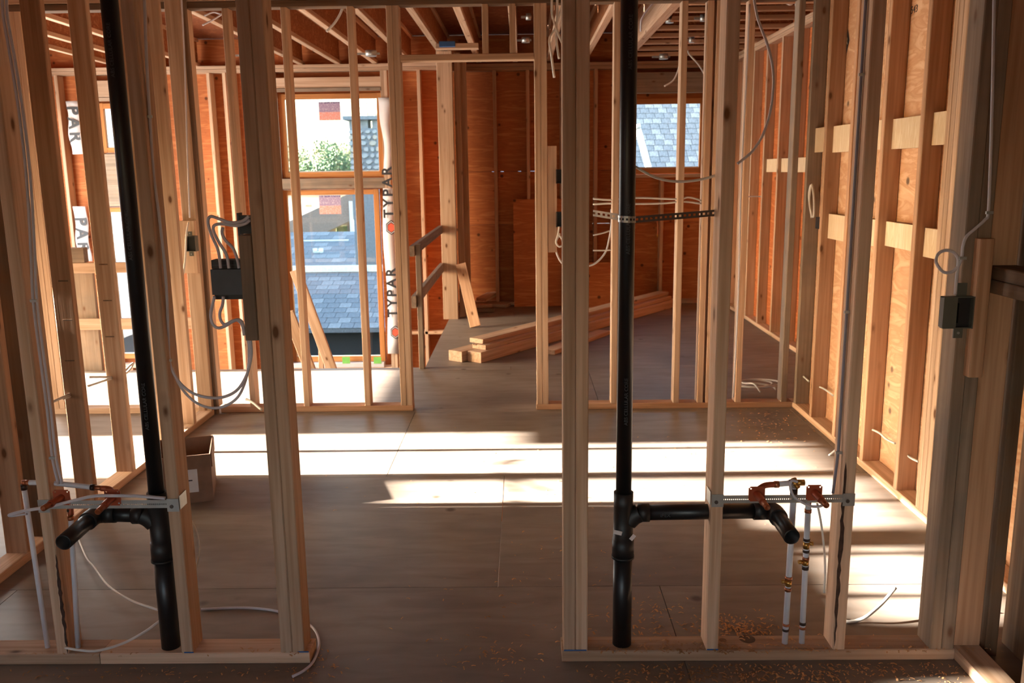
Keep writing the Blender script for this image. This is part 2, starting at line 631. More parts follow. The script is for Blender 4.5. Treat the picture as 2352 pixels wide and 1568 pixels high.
# ------------------------------------------------------------------ planes of the building (metres)
NY0, NY1 = 2.535, 2.624          # front stud wall
MY0, MY1 = 5.53, 5.62            # stud wall with the doorway further in
BY0, BY1 = 10.10, 10.24          # exterior wall with the windows
LX0, LX1 = -2.124, -2.035         # partition on one side
RX0, RX1 = 1.75, 1.839           # wall with backing strips
FX0, FX1 = 2.295, 2.384          # outer wall of the far room
OX = -5.6                        # sunny outer wall
STAIR_Y, STAIR_X = 6.83, -0.80
ZC = 2.74                        # underside of the joists
ZL = -2.75                       # lower storey floor

# ------------------------------------------------------------------ floor
floor = structure('floor')
gap = 0.0015
row = 0
y = -3.05
while y < BY1 - 0.01:
    y1 = min(y + 1.22, BY1)
    if y < STAIR_Y < y1:
        y1 = STAIR_Y
    xs0 = OX if y < STAIR_Y - 0.01 else STAIR_X
    off = [0.0, 1.22, 0.61][row % 3]
    cuts = [xs0] + [c for c in [OX + off + 2.44 * k for k in range(0, 5)] if xs0 + 0.15 < c < FX1 + 0.05] + [FX1 + 0.1]
    for a, b in zip(cuts[:-1], cuts[1:]):
        bx('subfloor_panel', a + gap, b - gap, y + gap, y1 - gap, -0.02, 0.0, 'floor', floor, ch=0.001, axis='z')
    y = y1
    row += 1
bx('rim_board', OX, STAIR_X, STAIR_Y - 0.05, STAIR_Y - 0.008, -0.32, -0.021, 'lumber', floor)
bx('rim_board', STAIR_X, STAIR_X + 0.04, STAIR_Y, BY0, -0.32, -0.021, 'lumber', floor)
lower = structure('floor_lower')
bx('slab', OX, FX1 + 0.1, -3.05, BY1, ZL - 0.1, ZL, 'floor', lower, axis='z')

# ------------------------------------------------------------------ ceiling: joists run two ways under the roof deck
ceil = structure('ceiling')
for k in range(-3, 11, 1):
    y0 = k * 1.22 - 0.2
    if y0 < BY1:
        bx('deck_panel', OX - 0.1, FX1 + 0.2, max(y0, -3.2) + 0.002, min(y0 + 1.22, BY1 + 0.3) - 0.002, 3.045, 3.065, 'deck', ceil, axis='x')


def i_joist(x=None, yy=None, a=0, b=0, parent=ceil):
    t, w, hgt = 0.038, 0.058, 3.044
    if x is not None:
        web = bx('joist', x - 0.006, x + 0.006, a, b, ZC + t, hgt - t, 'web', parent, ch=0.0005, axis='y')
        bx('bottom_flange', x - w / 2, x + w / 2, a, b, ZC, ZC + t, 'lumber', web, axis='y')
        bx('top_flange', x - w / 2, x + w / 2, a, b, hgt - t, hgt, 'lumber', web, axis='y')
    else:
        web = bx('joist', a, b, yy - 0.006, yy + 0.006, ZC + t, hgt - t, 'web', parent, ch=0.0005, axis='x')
        bx('bottom_flange', a, b, yy - w / 2, yy + w / 2, ZC, ZC + t, 'red_lumber', web, axis='x')
        bx('top_flange', a, b, yy - w / 2, yy + w / 2, hgt - t, hgt, 'red_lumber', web, axis='x')


jx = [at(px, py, Z=ZC).x for px, py in ((128, 116), (126, 87), (122, 47), (636, 122), (462, 35), (633, 64), (668, 5), (818, 25), (940, 19), (1046, 11), (1178, 60), (1281, 60), (1387, 60))]
jx = sorted(jx)
clean = []
for v in jx:
    if not clean or v - clean[-1] > 0.2:
        clean.append(v)
for v in clean:
    i_joist(x=v, a=-3.1, b=BY1 - 0.05)
BEAMX = at(1516, 45, Z=ZC).x
bx('trimmer_beam', BEAMX - 0.02, BEAMX + 0.06, MY1, BY1 - 0.05, ZC, 3.04, 'lumber', ceil)
for py in (10, 27, 47, 67, 84, 99, 113, 126):
    i_joist(yy=at(1660, py, Z=ZC).y, a=BEAMX + 0.062, b=FX1 + 0.08)
for k in range(14):
    i_joist(yy=-2.9 + 0.61 * k, a=BEAMX + 0.062, b=FX1 + 0.08)
# a board with a blue painted end lying on the doorway side of the joists
p0 = at(1010, 112, Y=7.0)
p1 = at(1086, 88, Y=7.0)
bx('blocking', p0.x - 0.03, p1.x + 0.04, 7.0, 7.09, p0.z, p0.z + 0.04, 'lumber', ceil)
bx('blue_end_block', p0.x, p0.x + 0.12, 6.96, 7.0, p0.z + 0.01, p0.z + 0.05, 'blue', ceil)

# ------------------------------------------------------------------ front stud wall
near = structure('wall_near', (0, NY0, 0))
bx('bottom_plate', LX1, -1.375, NY0, NY1, 0, 0.038, 'lumber', near)
bx('bottom_plate', -1.373, -0.698, NY0, NY1, 0, 0.038, 'lumber', near)
bx('bottom_plate', 0.110, 1.352, NY0, NY1, 0, 0.038, 'lumber', near)
bx('top_plate', LX1, 1.44, NY0, NY1, 2.66, 2.698, 'lumber', near)
bx('top_plate', LX1, 1.44, NY0, NY1, 2.70, 2.738, 'lumber', near)
bx('header', -0.714, 0.115, NY0 + 0.001, NY1 - 0.001, 2.45, 2.655, 'lumber', near)
NS = {}
for key, x in dict(a=-1.512, b=-1.110, c=-0.790, d=-0.7515, e=0.1150, f=0.1535, g=0.568, h=0.968, i=1.273, j=1.3115).items():
    NS[key] = bx('stud', x, x + 0.0378, NY0, NY1, 0.0382, 2.659, 'grey_lumber' if key in 'ij' else 'lumber', near, ch=0.003)
# scraps fixed to the front studs
s = at(2200, 545, Y=NY0 - 0.02)
blk = bx('block', 1.300, 1.340, NY0 - 0.0385, NY0 - 0.0005, at(2200, 860, Y=NY0).z, at(2200, 547, Y=NY0).z, 'red_lumber', near)
gb = bx('block', -0.8295, -0.7915, NY0, NY1 - 0.001, at(570, 782, Y=NY0).z, at(570, 541, Y=NY0).z, 'grey_lumber', near)


def bark(name, x, y, z0, z1, w, nx, ny, parent, seed):
    """Ragged strip of bark left on a stud edge."""
    rnd = random.Random(seed)
    n = 26
    v, f = [], []
    wx, wy = (w, 0) if ny else (0, w)
    for i in range(n + 1):
        t = i / n
        env = math.sin(math.pi * t) ** 0.4
        a, b = -rnd.uniform(0.1, 0.5) * env, rnd.uniform(0.15, 0.55) * env
        for off in (a, b):
            v.append((off * wx, off * wy, (z1 - z0) * t))
        for off in (a, b):
            v.append((off * wx + nx * 0.0015, off * wy + ny * 0.0015, (z1 - z0) * t))
    for i in range(n):
        k = i * 4
        for p, q in ((0, 2), (2, 3), (3, 1), (1, 0)):
            f.append((k + p, k + q, k + 4 + q, k + 4 + p))
    f += [(0, 1, 3, 2), (4 * n, 4 * n + 2, 4 * n + 3, 4 * n + 1)]
    link(name, v, f, 'bark_dark', parent, (x, y, z0))


bark('bark_edge', 0.968 + 0.004, NY0 - 0.0002, 0.05, 0.66, 0.016, 0, -1, near, 3)
bark('bark_edge', -1.512 + 0.036, NY0 - 0.0002, 0.04, 0.38, 0.014, 0, -1, near, 4)
# blue layout marks by the stud feet
for x0, x1 in ((-0.735, -0.7), (0.116, 0.188), (0.57, 0.606), (-1.10, -1.07)):
    bx('layout_mark', x0, x1, NY0 - 0.0005 + 0.0, NY0 + 0.0, 0.0385, 0.043, 'blue', near, ch=0.0001)
for px, py, r in ((1660, 1470, 0.012), (1716, 1467, 0.026)):
    p = at(px, py, Z=0.038)
    v = [(math.cos(a) * r, math.sin(a) * r, h) for h in (0, 0.0006) for a in [2 * math.pi * k / 20 for k in range(20)]]
    f = [(k, (k + 1) % 20, (k + 1) % 20 + 20, k + 20) for k in range(20)] + [tuple(range(20, 40))]
    link('knot', v, f, 'dark_lumber', near, p + Vector((0, 0, 0.0002)))

# ------------------------------------------------------------------ side partition of bare studs
left = structure('wall_left', (LX1, NY1, 0))
bx('bottom_plate', LX0, LX1, NY1 + 0.004, 4.55, 0, 0.038, 'lumber', left)
bx('bottom_plate', LX0, LX1, 4.552, MY0 - 0.004, 0, 0.038, 'lumber', left)
bx('top_plate', LX0, LX1, NY1 + 0.004, MY0 - 0.004, 2.66, 2.698, 'lumber', left)
bx('top_plate', LX0, LX1, NY1 + 0.004, MY0 - 0.004, 2.70, 2.738, 'lumber', left)
for y in (2.70, 2.94, 3.297, 3.462, 3.868, 4.278, 4.684, 5.14, 5.45):
    bx('stud', LX0, LX1, y, y + 0.038, 0.0382, 2.659, 'red_lumber' if y in (3.868, 3.297) else 'dark_lumber' if y in (2.70, 2.94, 3.462) else 'lumber', left)  # darker tones put shade into the studs nearest the camera
bx('stud', LX0 + 0.03, LX1 + 0.02, 5.489, 5.527, 0.0005, 2.659, 'dark_lumber', left)  # dark tone puts the shade on this end stud
zb0, zb1 = at(440, 627, Y=5.41).z, at(440, 507, Y=5.41).z
bx('block', LX0 - 0.012, LX1 - 0.002, 5.411, 5.449, zb0, zb1, 'lumber', left)

# ------------------------------------------------------------------ stud wall with the doorway
mid = structure('wall_middle', (0, MY0, 0))
bx('bottom_plate', OX + 0.05, LX0 - 0.004, MY0, MY1, 0, 0.038, 'lumber', mid)
bx('bottom_plate', LX1 + 0.03, -0.737, MY0, MY1, 0, 0.038, 'red_lumber', mid)
bx('bottom_plate', 0.076, RX0 - 0.004, MY0, MY1, 0, 0.038, 'red_lumber', mid)
for x in (-3.116, -3.077, -2.06, -1.81, -1.454, -1.052, -0.8145, -0.7755, 0.079, 0.1175, 0.563, 0.970, 1.126, 1.180, 1.374, 1.672):
    top = 2.529
    bx('stud', x, x + 0.038, MY0, MY1, 0.0382, top, 'grey_lumber' if x == 1.672 else 'lumber', mid)
for x in (-4.7, -4.2, -3.6):
    bx('stud', x, x + 0.038, MY0, MY1, 0.0382, 2.529, 'lumber', mid)
bx('header', -0.7365, 0.0785, MY0, MY1, 2.206, 2.244, 'lumber', mid)
for px in (1107, 1170):
    x = at(px, 60, Y=MY0).x
    bx('cripple_stud', x, x + 0.036, MY0, MY1, 2.2445, 2.529, 'lumber', mid)
for z in (2.530, 2.570, 2.610, 2.650, 2.695):
    bx('top_plate', OX + 0.05, RX1, MY0, MY1, z, z + 0.038, 'dark_lumber' if z < 2.54 else 'lumber', mid)
zz = at(1268, 580, Y=MY0 + .02).z, at(1268, 335, Y=MY0 + .02).z
bx('block', 0.157, 0.215, MY0 + 0.035, MY1 - 0.01, zz[0], zz[1], 'lumber', mid)

# ------------------------------------------------------------------ wall with backing strips and plywood
right = structure('wall_right', (RX0, MY0, 0))
bx('bottom_plate', RX0, RX1, NY1 + 0.05, MY1, 0, 0.038, 'lumber', right)
bx('top_plate', RX0, RX1, NY1 + 0.05, MY1, 2.66, 2.698, 'lumber', right)
bx('top_plate', RX0, RX1, NY1 + 0.05, MY1, 2.70, 2.738, 'lumber', right)
rs = [(5.48, 'grey_lumber'), (5.165, 'red_lumber'), (4.763, 'red_lumber'), (4.347, 'red_lumber'), (3.925, 'red_lumber'), (3.570, 'lumber'), (3.6085, 'lumber'), (3.647, 'lumber'), (3.6855, 'lumber'), (3.18, 'lumber'), (2.80, 'red_lumber')]  # redder copy of the lumber puts red bounced light into these studs
for y, mt in rs:
    bx('stud', RX0, RX1, y, y + 0.038, 0.0382, 2.659, mt, right)
for y0, y1 in ((2.62, 3.40), (3.402, 4.62), (4.622, MY1)):
    for z0, z1 in ((0.0, 1.22), (1.223, 2.70)):
        bx('sheathing_panel', RX1 + 0.001, RX1 + 0.013, y0, y1, z0, z1, 'ply', right, ch=0.0005, axis='z')
for y0, y1, pu, pl in ((5.204, 5.479, (1870, 295, 350), None), (4.802, 5.164, (1914, 290, 350), (1906, 491, 548)), (4.386, 4.762, (1990, 280, 345), (1980, 500, 560)),
                       (3.964, 4.346, (2056, 273, 342), (2042, 509, 566)), (3.725, 3.924, (2149, 258, 333), (2133, 524, 592))):
    for q in (pu, pl):
        if q:
            X = RX0 + 0.040
            z1, z0 = at(q[0], q[1], X=X).z, at(q[0], q[2], X=X).z
            bx('backing_strip', X, X + 0.018, y0, y1, z0, z1, 'ply_pale', right, ch=0.0008, axis='y')

# short return wall beside the camera
nr = structure('wall_near_right', (1.352, NY0, 0))
bx('bottom_plate', 1.354, 1.443, 0.2, NY0 + 0.02 + 0.06, 0, 0.038, 'lumber', nr)
bx('top_plate', 1.354, 1.443, 0.2, NY1, 2.66, 2.698, 'lumber', nr)
for y in (2.557, 2.150, 1.744, 1.338, 0.93):
    bx('stud', 1.354, 1.443, y, y + 0.038, 0.0382, 2.659, 'red_lumber' if y > 2.5 else 'lumber', nr)
bx('stud', 1.46, 1.498, NY0 + 0.02, NY1, 0.0005, 2.659, 'dark_lumber', nr)
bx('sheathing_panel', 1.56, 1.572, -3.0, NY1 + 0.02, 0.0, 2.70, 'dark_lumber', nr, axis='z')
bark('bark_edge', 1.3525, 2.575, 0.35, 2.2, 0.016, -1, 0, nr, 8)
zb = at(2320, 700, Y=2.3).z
bx('block', 1.354, 1.443, 2.19, 2.555, zb, zb + 0.038, 'dark_lumber', nr)  # dark tone puts shade into both blocks
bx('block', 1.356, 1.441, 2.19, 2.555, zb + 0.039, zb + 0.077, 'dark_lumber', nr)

# ------------------------------------------------------------------ outer wall of the far room
fr = structure('wall_far_right', (FX0, MY1, 0))
bx('bottom_plate', FX0, FX1, MY1 + 0.01, BY0 - 0.004, 0, 0.038, 'lumber', fr)
bx('top_plate', FX0, FX1, MY1 + 0.01, BY0 - 0.004, 2.665, 2.701, 'lumber', fr)
bx('top_plate', FX0, FX1, MY1 + 0.01, BY0 - 0.004, 2.703, 2.739, 'lumber', fr)
for y in (5.9, 6.31, 6.73, 7.15, 7.57, 8.01, 8.49, 8.96, 9.4, 9.8):
    bx('stud', FX0, FX1, y, y + 0.038, 0.0382, 2.664, 'lumber', fr)
for y0, y1 in ((-3.05, -0.62), (-0.618, 1.82), (1.822, 4.26), (4.262, 6.70), (6.702, 8.9), (8.902, BY1)):
    bx('sheathing_panel', FX1 + 0.001, FX1 + 0.014, y0, y1, ZL, 3.04, 'sheathing', fr, ch=0.0005, axis='z')
for y0, y1 in ((7.19, 7.565), (7.61, 8.005), (8.05, 8.485)):
    bx('backing_strip', FX0 + 0.03, FX0 + 0.048, y0, y1, 1.50, 1.62, 'ply_pale', fr, ch=0.0008, axis='y')


# ------------------------------------------------------------------ exterior wall with openings
def panels(name, plane, p0, p1, openings, a0, a1, z0, z1, cuts, joints, mat, parent, gap=0.003):
    """Sheathing sheets in a wall plane ('x' or 'y'), cut round its openings (a0,a1,z0,z1)."""
    edges = sorted({a0, a1, *cuts, *[e for o in openings for e in o[:2]]})
    edges = [e for e in edges if a0 <= e <= a1]
    for e0, e1 in zip(edges[:-1], edges[1:]):
        if e1 - e0 < 0.01:
            continue
        mid_ = (e0 + e1) / 2
        holes = sorted((o[2], o[3]) for o in openings if o[0] < mid_ < o[1])
        spans, z = [], z0
        for h0, h1 in holes:
            if h0 > z:
                spans.append((z, h0))
            z = h1
        spans.append((z, z1))
        for s0, s1 in spans:
            js = [s0] + [j for j in joints if s0 + 0.05 < j < s1 - 0.05] + [s1]
            for k, (t0, t1) in enumerate(zip(js[:-1], js[1:])):
                u0 = t0 + (gap if k else 0)
                u1 = t1 - (gap if k < len(js) - 2 else 0)
                e0g = e0 + (0.001 if e0 in cuts else 0)
                if plane == 'y':
                    bx(name, e0g, e1, p0, p1, u0, u1, mat, parent, ch=0.0005, axis='z')
                else:
                    bx(name, p0, p1, e0g, e1, u0, u1, mat, parent, ch=0.0005, axis='z')


def win_rect(x0, y0, x1, y1):
    a, b = at(x0, y0, Y=BY0 + 0.08), at(x1, y1, Y=BY0 + 0.08)
    return (a.x, b.x, b.z, a.z)      # x0,x1,z0,z1 of the rough opening


W1U = win_rect(641, 217, 884, 405)
W1L = win_rect(648, 437, 886, 828)
W0U = win_rect(226, 238, 345, 350)
W0L = win_rect(240, 476, 352, 822)
W2 = win_rect(1428, 228, 1616, 396)
opens = [W1U, W1L, W0U, W0L, W2]
back = structure('wall_back', (0, BY0, 0))
panels('sheathing_panel', 'y', BY1 + 0.001, BY1 + 0.014, opens, OX, STAIR_X, ZL, 3.04, [-3.2], [0.18, 1.537], 'sheathing', back, gap=0.0006)
panels('sheathing_panel', 'y', BY1 + 0.001, BY1 + 0.014, opens, STAIR_X, FX1 + 0.014, ZL, 3.04, [0.55], [0.93, 1.537], 'sheathing', back, gap=0.0018)
def fill(zj, spans):  # unseen strips added behind the joints, blocking light to leave bright dashes
    for p_, q_ in spans:
        x0, x1 = at(p_, 400, Y=BY1).x, at(q_, 400, Y=BY1).x
        bx('joint_light_stop', x0, x1, BY1 + 0.0145, BY1 + 0.0160, zj - 0.03, zj + 0.03, 'ink', back, ch=0.0002, axis='x')


fill(1.537, ((60, 700), (890, 1130), (1143, 1150), (1157, 1190), (1197, 1217), (1243, 1425)))
fill(0.93, ((1040, 1212), (1241, 1362), (1401, 1700)))
fill(0.18, ((940, 985),))
for z in (2.665, 2.703):
    bx('top_plate', OX, STAIR_X - 0.002, BY0, BY1, z, z + 0.036, 'lumber', back)
    bx('top_plate', STAIR_X, FX1, BY0, BY1, z - 0.02, z + 0.016, 'red_lumber', back)
bx('bottom_plate', STAIR_X, FX1, BY0, BY1, 0, 0.038, 'red_lumber', back)
zpl = at(970, 764, Y=BY0).z
bx('bottom_plate', W1L[1] + 0.08, STAIR_X - 0.003, BY0, BY1, zpl - 0.02, zpl + 0.018, 'lumber', back)


def free(x0, x1, z0, z1):
    return all(x1 <= o[0] or x0 >= o[1] or z1 <= o[2] or z0 >= o[3] for o in opens)


for o_ in ((W1U, W1L), (W0U, W0L)):
    u, l = o_
    x0, x1 = min(u[0], l[0]) - 0.002, max(u[1], l[1]) + 0.002
    for x in (x0 - 0.039, x0 - 0.078, x1 + 0.001, x1 + 0.04):
        bx('stud', x, x + 0.038, BY0, BY1, ZL + 0.04, 2.664, 'lumber', back)
    zt = u[3] + 0.02
    bx('header', x0, x1, BY0 + 0.01, BY0 + 0.099, zt + 0.04, 2.60, 'lumber', back, axis='x')
    bx('header', x0, x1, BY0 - 0.005, BY0 + 0.02, zt, zt + 0.038, 'grey_lumber', back, axis='x')
    bx('rough_sill', x0, x1, BY0 - 0.002, BY1 - 0.002, l[3] + 0.012, u[2] - 0.012, 'grey_lumber', back, axis='x')
    bx('rough_sill', x0, x1, BY0, BY1 - 0.002, l[2] - 0.10, l[2] - 0.062, 'lumber', back, axis='x')
    for k in range(1, 6):
        x = x0 + (x1 - x0) * k / 6
        bx('cripple_stud', x - 0.05, x - 0.012, BY0, BY1, l[2] - 0.75, l[2] - 0.102, 'red_lumber', back)
for x in (W2[0] - 0.042, W2[1] + 0.004):
    bx('stud', x, x + 0.038, BY0, BY1, 0.0385, 2.644, 'red_lumber', back)
bx('header', W2[0] - 0.002, W2[1] + 0.002, BY0 + 0.01, BY1 - 0.02, W2[3] + 0.06, 2.60, 'grey_lumber', back, axis='x')
bx('rough_sill', W2[0] - 0.003, W2[1] + 0.003, BY0, BY1, W2[2] - 0.05, W2[2] - 0.012, 'lumber', back, axis='x')
for px in (965, 487, 523, 140, 200):
    x = at(px, 300, Y=BY0).x
    bx('stud', x - 0.019, x + 0.019, BY0, BY1, ZL + 0.04, 2.664, 'lumber', back)
for px in (1137, 1213, 1290, 1369):
    x = at(px, 300, Y=BY0).x
    bx('stud', x - 0.019, x + 0.019, BY0, BY1, 0.0385, 2.644, 'red_lumber', back)
for px in (1520,):
    x = at(px, 500, Y=BY0).x
    bx('cripple_stud', x - 0.019, x + 0.019, BY0, BY1, 0.0385, W2[2] - 0.051, 'red_lumber', back)


def window(name, r, sticker=None):
    x0, x1, z0, z1 = r
    w = structure(name, ((x0 + x1) / 2, BY1, z0))
    fw = 0.058
    ya, yb = BY0 + 0.06, BY1 - 0.03
    bx('frame', x0, x0 + fw, ya, yb, z0, z1, 'frame', w)
    bx('frame', x1 - fw, x1, ya, yb, z0, z1, 'frame', w)
    bx('frame', x0 + fw, x1 - fw, ya, yb, z1 - fw, z1, 'frame', w, axis='x')
    bx('frame', x0 + fw, x1 - fw, ya, yb, z0, z0 + fw, 'frame', w, axis='x')
    bx('sash', x0 + fw, x1 - fw, yb - 0.03, yb - 0.015, z0 + fw, z0 + fw + 0.012, 'white_paint', w, axis='x')
    pane = bx('pane', x0 + fw, x1 - fw, yb - 0.026, yb - 0.020, z0 + fw + 0.0125, z1 - fw, 'glass', w, axis='z', ch=0.0002)
    if sticker:
        a, b = at(sticker[0], sticker[1], Y=yb - 0.028), at(sticker[2], sticker[3], Y=yb - 0.028)
        st = multi('sticker', [(0, b.x - a.x, 0, 0.0008, 0, a.z - b.z)], 'sticker', pane, (0, 0, 0))
        st.location = Vector((a.x, yb - 0.0275, b.z)) - root_of(pane)
        tag(st, 'purple and pink printed warning sticker on glass')
    return w


window('window_1', W1U, (731, 234, 783, 276))
w1l = window('window_2', W1L, (732, 449, 784, 491))
window('window_3', W0U)
window('window_4', W0L)
window('window_5', W2)
for px in (796, 868):
    p = at(px, 828, Y=BY0 - 0.006)
    multi('tape_tab', [(p.x - 0.05, p.x + 0.04, BY0 - 0.007, BY0 - 0.0045, p.z - 0.035, p.z + 0.045)], 'green', w1l, p)
bx('sill_membrane', W1L[0] + 0.01, W1L[1] - 0.01, BY0 - 0.004, BY1 - 0.04, W1L[2] - 0.061, W1L[2] - 0.006, 'wrap', w1l, axis='x')

# corner of the stairwell
st = structure('wall_stair', (-0.7, 9.15, 0))
a, b = at(1015, 600, Y=9.15).x, at(1049, 600, Y=9.15).x
bx('post', a, b, 9.15, 9.24, 0.0005, 2.735, 'lumber', st)
bx('sheathing_panel', a + 0.004, a + 0.016, 9.245, 10.095, 0.001, 2.70, 'sheathing', st, ch=0.0005, axis='z')  # panel added out of sight to keep lamp light off the recess
a2, b2 = at(1051, 500, Y=9.30).x, at(1065, 500, Y=9.30).x
bx('stud', a2, b2, 9.30, 9.338, 0.0005, 2.735, 'red_lumber', st)
a3, b3 = at(1065, 500, Y=9.42).x, at(1078, 500, Y=9.42).x
bx('stud', a3, b3, 9.42, 9.458, 0.0005, 2.735, 'red_lumber', st)

# sunny outer wall: unseen openings shaped to lay the low sun's patches on the floor
k = 1 / SUN_TAN
ow = structure('wall_outer_left', (OX, 0, 0))
def lit(xa, xb):
    """sill and head heights whose sun patch runs from xa to xb on the floor"""
    return (xa - OX) * SUN_TAN, (xb - OX) * SUN_TAN
oo = []
for (ya, yb, xa, xb) in ((5.66, 6.74, -5.3, -1.05), (4.79, 5.03, -5.3, -0.05), (4.30, 4.79, -5.3, 1.52), (3.88, 4.20, -0.66, 1.64), (3.58, 3.88, 1.1, 1.68), (2.78, 3.36, 1.24, 1.68), (2.12, 2.40, 1.2, 1.43)):
    z0, z1 = lit(xa, xb)
    oo.append((ya, yb, z0, z1))
oo += [(-2.4, -1.2, 0.9, 2.1), (6.95, 9.95, -1.6, 2.35)]  # unseen openings added to admit more sky light
panels('sheathing_panel', 'x', OX - 0.012, OX, oo, -3.05, BY1 + 0.014, ZL, 3.04, [0.2, 7.2], [1.22], 'sheathing', ow, gap=0.0)
bw = structure('wall_behind', (0, -3.05, 0))
panels('sheathing_panel', 'y', -3.064, -3.05, [(-2.6, 0.0, 0.8, 2.0)], OX, FX1 + 0.014, ZL, 3.04, [-1.0], [1.22], 'sheathing', bw, gap=0.0)

# ------------------------------------------------------------------ drain stacks
def ring_on(name, c, t, r, ln, mat, parent, seg=20):
    c, t = Vector(c), Vector(t).normalized()
    return tube(name, [c - t * ln / 2, c + t * ln / 2], r, mat, parent, seg=seg, curved=False)


def drain(px_top, base_px, side, elbow_px, end_px, label, z_tee, z_low, arm_z):
    yc = (NY0 + NY1) / 2
    x = base_px
    t = empty('drain_stack', (x, yc, 0.0), label, 'pipe')
    r1, r2 = 0.0242, 0.0302
    tube('riser', [(x, yc, z_tee + 0.01), (x, yc, 2.655)], r1, 'abs', t, seg=24, curved=False)
    tube('lower_pipe', [(x, yc, 0.0385), (x, yc, z_low)], r2, 'abs', t, seg=24, curved=False)
    # tee: hubs above and below a swept body
    path = [(x, yc, z_low - 0.004), (x, yc, z_low + 0.055), (x, yc, z_low + 0.056), (x, yc, z_low + 0.12), (x, yc, z_tee - 0.035), (x, yc, z_tee - 0.034), (x, yc, z_tee + 0.012)]
    tube('tee', path, [0.0345, 0.0345, 0.0315, 0.0310, 0.0300, 0.0305, 0.0305], 'abs_worn', t, seg=24, curved=False)
    for dx in (0,):
        ring_on('hub_rim', (x, yc, z_low - 0.004), (0, 0, 1), 0.0362, 0.007, 'abs_worn', t, 24)
    ex = elbow_px
    sgn = 1 if ex > x else -1
    br = [(x + sgn * 0.015, yc, arm_z - 0.03), (x + sgn * 0.032, yc, arm_z - 0.010), (x + sgn * 0.05, yc, arm_z)]
    tube('tee_branch', br, [0.028, 0.030, 0.0300], 'abs_worn', t, seg=20)
    ring_on('hub', (x + sgn * 0.063, yc, arm_z), (1, 0, 0), 0.0285, 0.035, 'abs_worn', t)
    tube('trap_arm', [(x + sgn * 0.05, yc, arm_z), (ex - sgn * 0.03, yc, arm_z + 0.004)], r1, 'abs', t, seg=24, curved=False)
    ring_on('hub', (ex - sgn * 0.045, yc, arm_z + 0.004), (1, 0, 0), 0.0285, 0.035, 'abs_worn', t)
    el = [(ex - sgn * 0.03, yc, arm_z + 0.004), (ex - sgn * 0.006, yc - 0.006, arm_z + 0.004), (ex, yc - 0.03, arm_z + 0.004), (ex, yc - 0.06, arm_z + 0.003)]
    tube('elbow', el, [0.0275, 0.0285, 0.0285, 0.0285], 'abs_worn', t, seg=20)
    hollow('stub', (ex, yc - 0.045, arm_z + 0.004), (ex + sgn * 0.003, end_px, arm_z - 0.004), r1, 0.004, 'abs', t, 28)
    return t, x, yc, sgn


rx = at(1430, 1320, Y=2.58).x
ra = at(1600, 1176, Y=2.58).z
zt = at(1430, 1160, Y=2.55).z
zl = at(1430, 1283, Y=2.55).z
stack_r, sx, sy, _ = drain(None, rx, 1, at(1776, 1170, Y=2.58).x, at(1821, 1230, Z=ra).y, 'black plastic drain stack whose trap arm runs through the stud beside it', zt + 0.02, zl, ra)
for px, py, w, h, tilt in ((1419, 1223, 0.026, 0.013, -0.25), (1453, 1234, 0.02, 0.012, 0.9)):
    p = at(px, py, Y=sy - 0.036)
    o = multi('price_label', [(-w / 2, w / 2, -0.0006, 0.0006, -h / 2, h / 2)], 'paper', stack_r, (0, 0, 0))
    place(o, stack_r, p, Matrix.Rotation(-tilt, 3, 'Y').to_quaternion())
lx = at(380, 1340, Y=2.58).x
la = at(285, 1182, Y=2.58).z
zt = at(355, 1160, Y=2.55).z
zl = at(372, 1290, Y=2.55).z
stack_l, tx, ty, _ = drain(None, lx, -1, at(222, 1180, Y=2.58).x, at(146, 1243, Z=la).y, 'black plastic drain stack beside the pair of plain white tubes', zt + 0.02, zl, la)
p = at(355, 1237, Y=ty - 0.037)
o = multi('price_label', [(-0.013, 0.013, -0.0006, 0.0006, -0.006, 0.006)], 'paper', stack_l, p)
o.location = p - root_of(stack_l)
for stk, x, yy, z0 in ((stack_r, sx, sy, 0.85), (stack_l, tx, ty, 0.85)):
    for zz_ in (z0, z0 + 0.52, z0 + 1.04):
        lettering('lettering', 'ABS CELLULAR CORE', 0.0155, 'ink_faint', stk, (x + 0.002, yy - 0.0250, zz_), (0, 0, 1), (-1, 0, 0))
lettering('lettering', 'IPEX', 0.016, 'ink_faint', stack_r, ((sx + 0.56) / 2, sy - 0.0250, ra), (1, 0, 0), (0, 0, 1))


# ------------------------------------------------------------------ water supply tubes, brackets
def supply(name, pts, r, label, rings=(), stubs=(), parent=None):
    t = empty(name, pts[0], label, 'pipe', 'water supply tubes')
    tube('tube', pts, r, 'pex', t, seg=16, curved=len(pts) > 2)
    for c, mt, ln, rr, d in rings:
        ring_on({'copper': 'copper_ring', 'ring': 'crimp_ring', 'brass': 'brass_fitting', 'pex': 'collar'}[mt], c, d, rr, ln, mt, t, 16)
    for c, d, ln in stubs:
        ring_on('test_nipple', Vector(c) + Vector(d) * (ln / 2 + 0.008), d, 0.0065, ln, 'brass', t, 12)
    return t


def along(a, b, px_y, which):
    """point of the line a-b at the photograph row px_y"""
    t = (px_y - which[0]) / (which[1] - which[0])
    return Vector(a).lerp(Vector(b), t)


YT = 2.575
UP = (0, 0, 1)
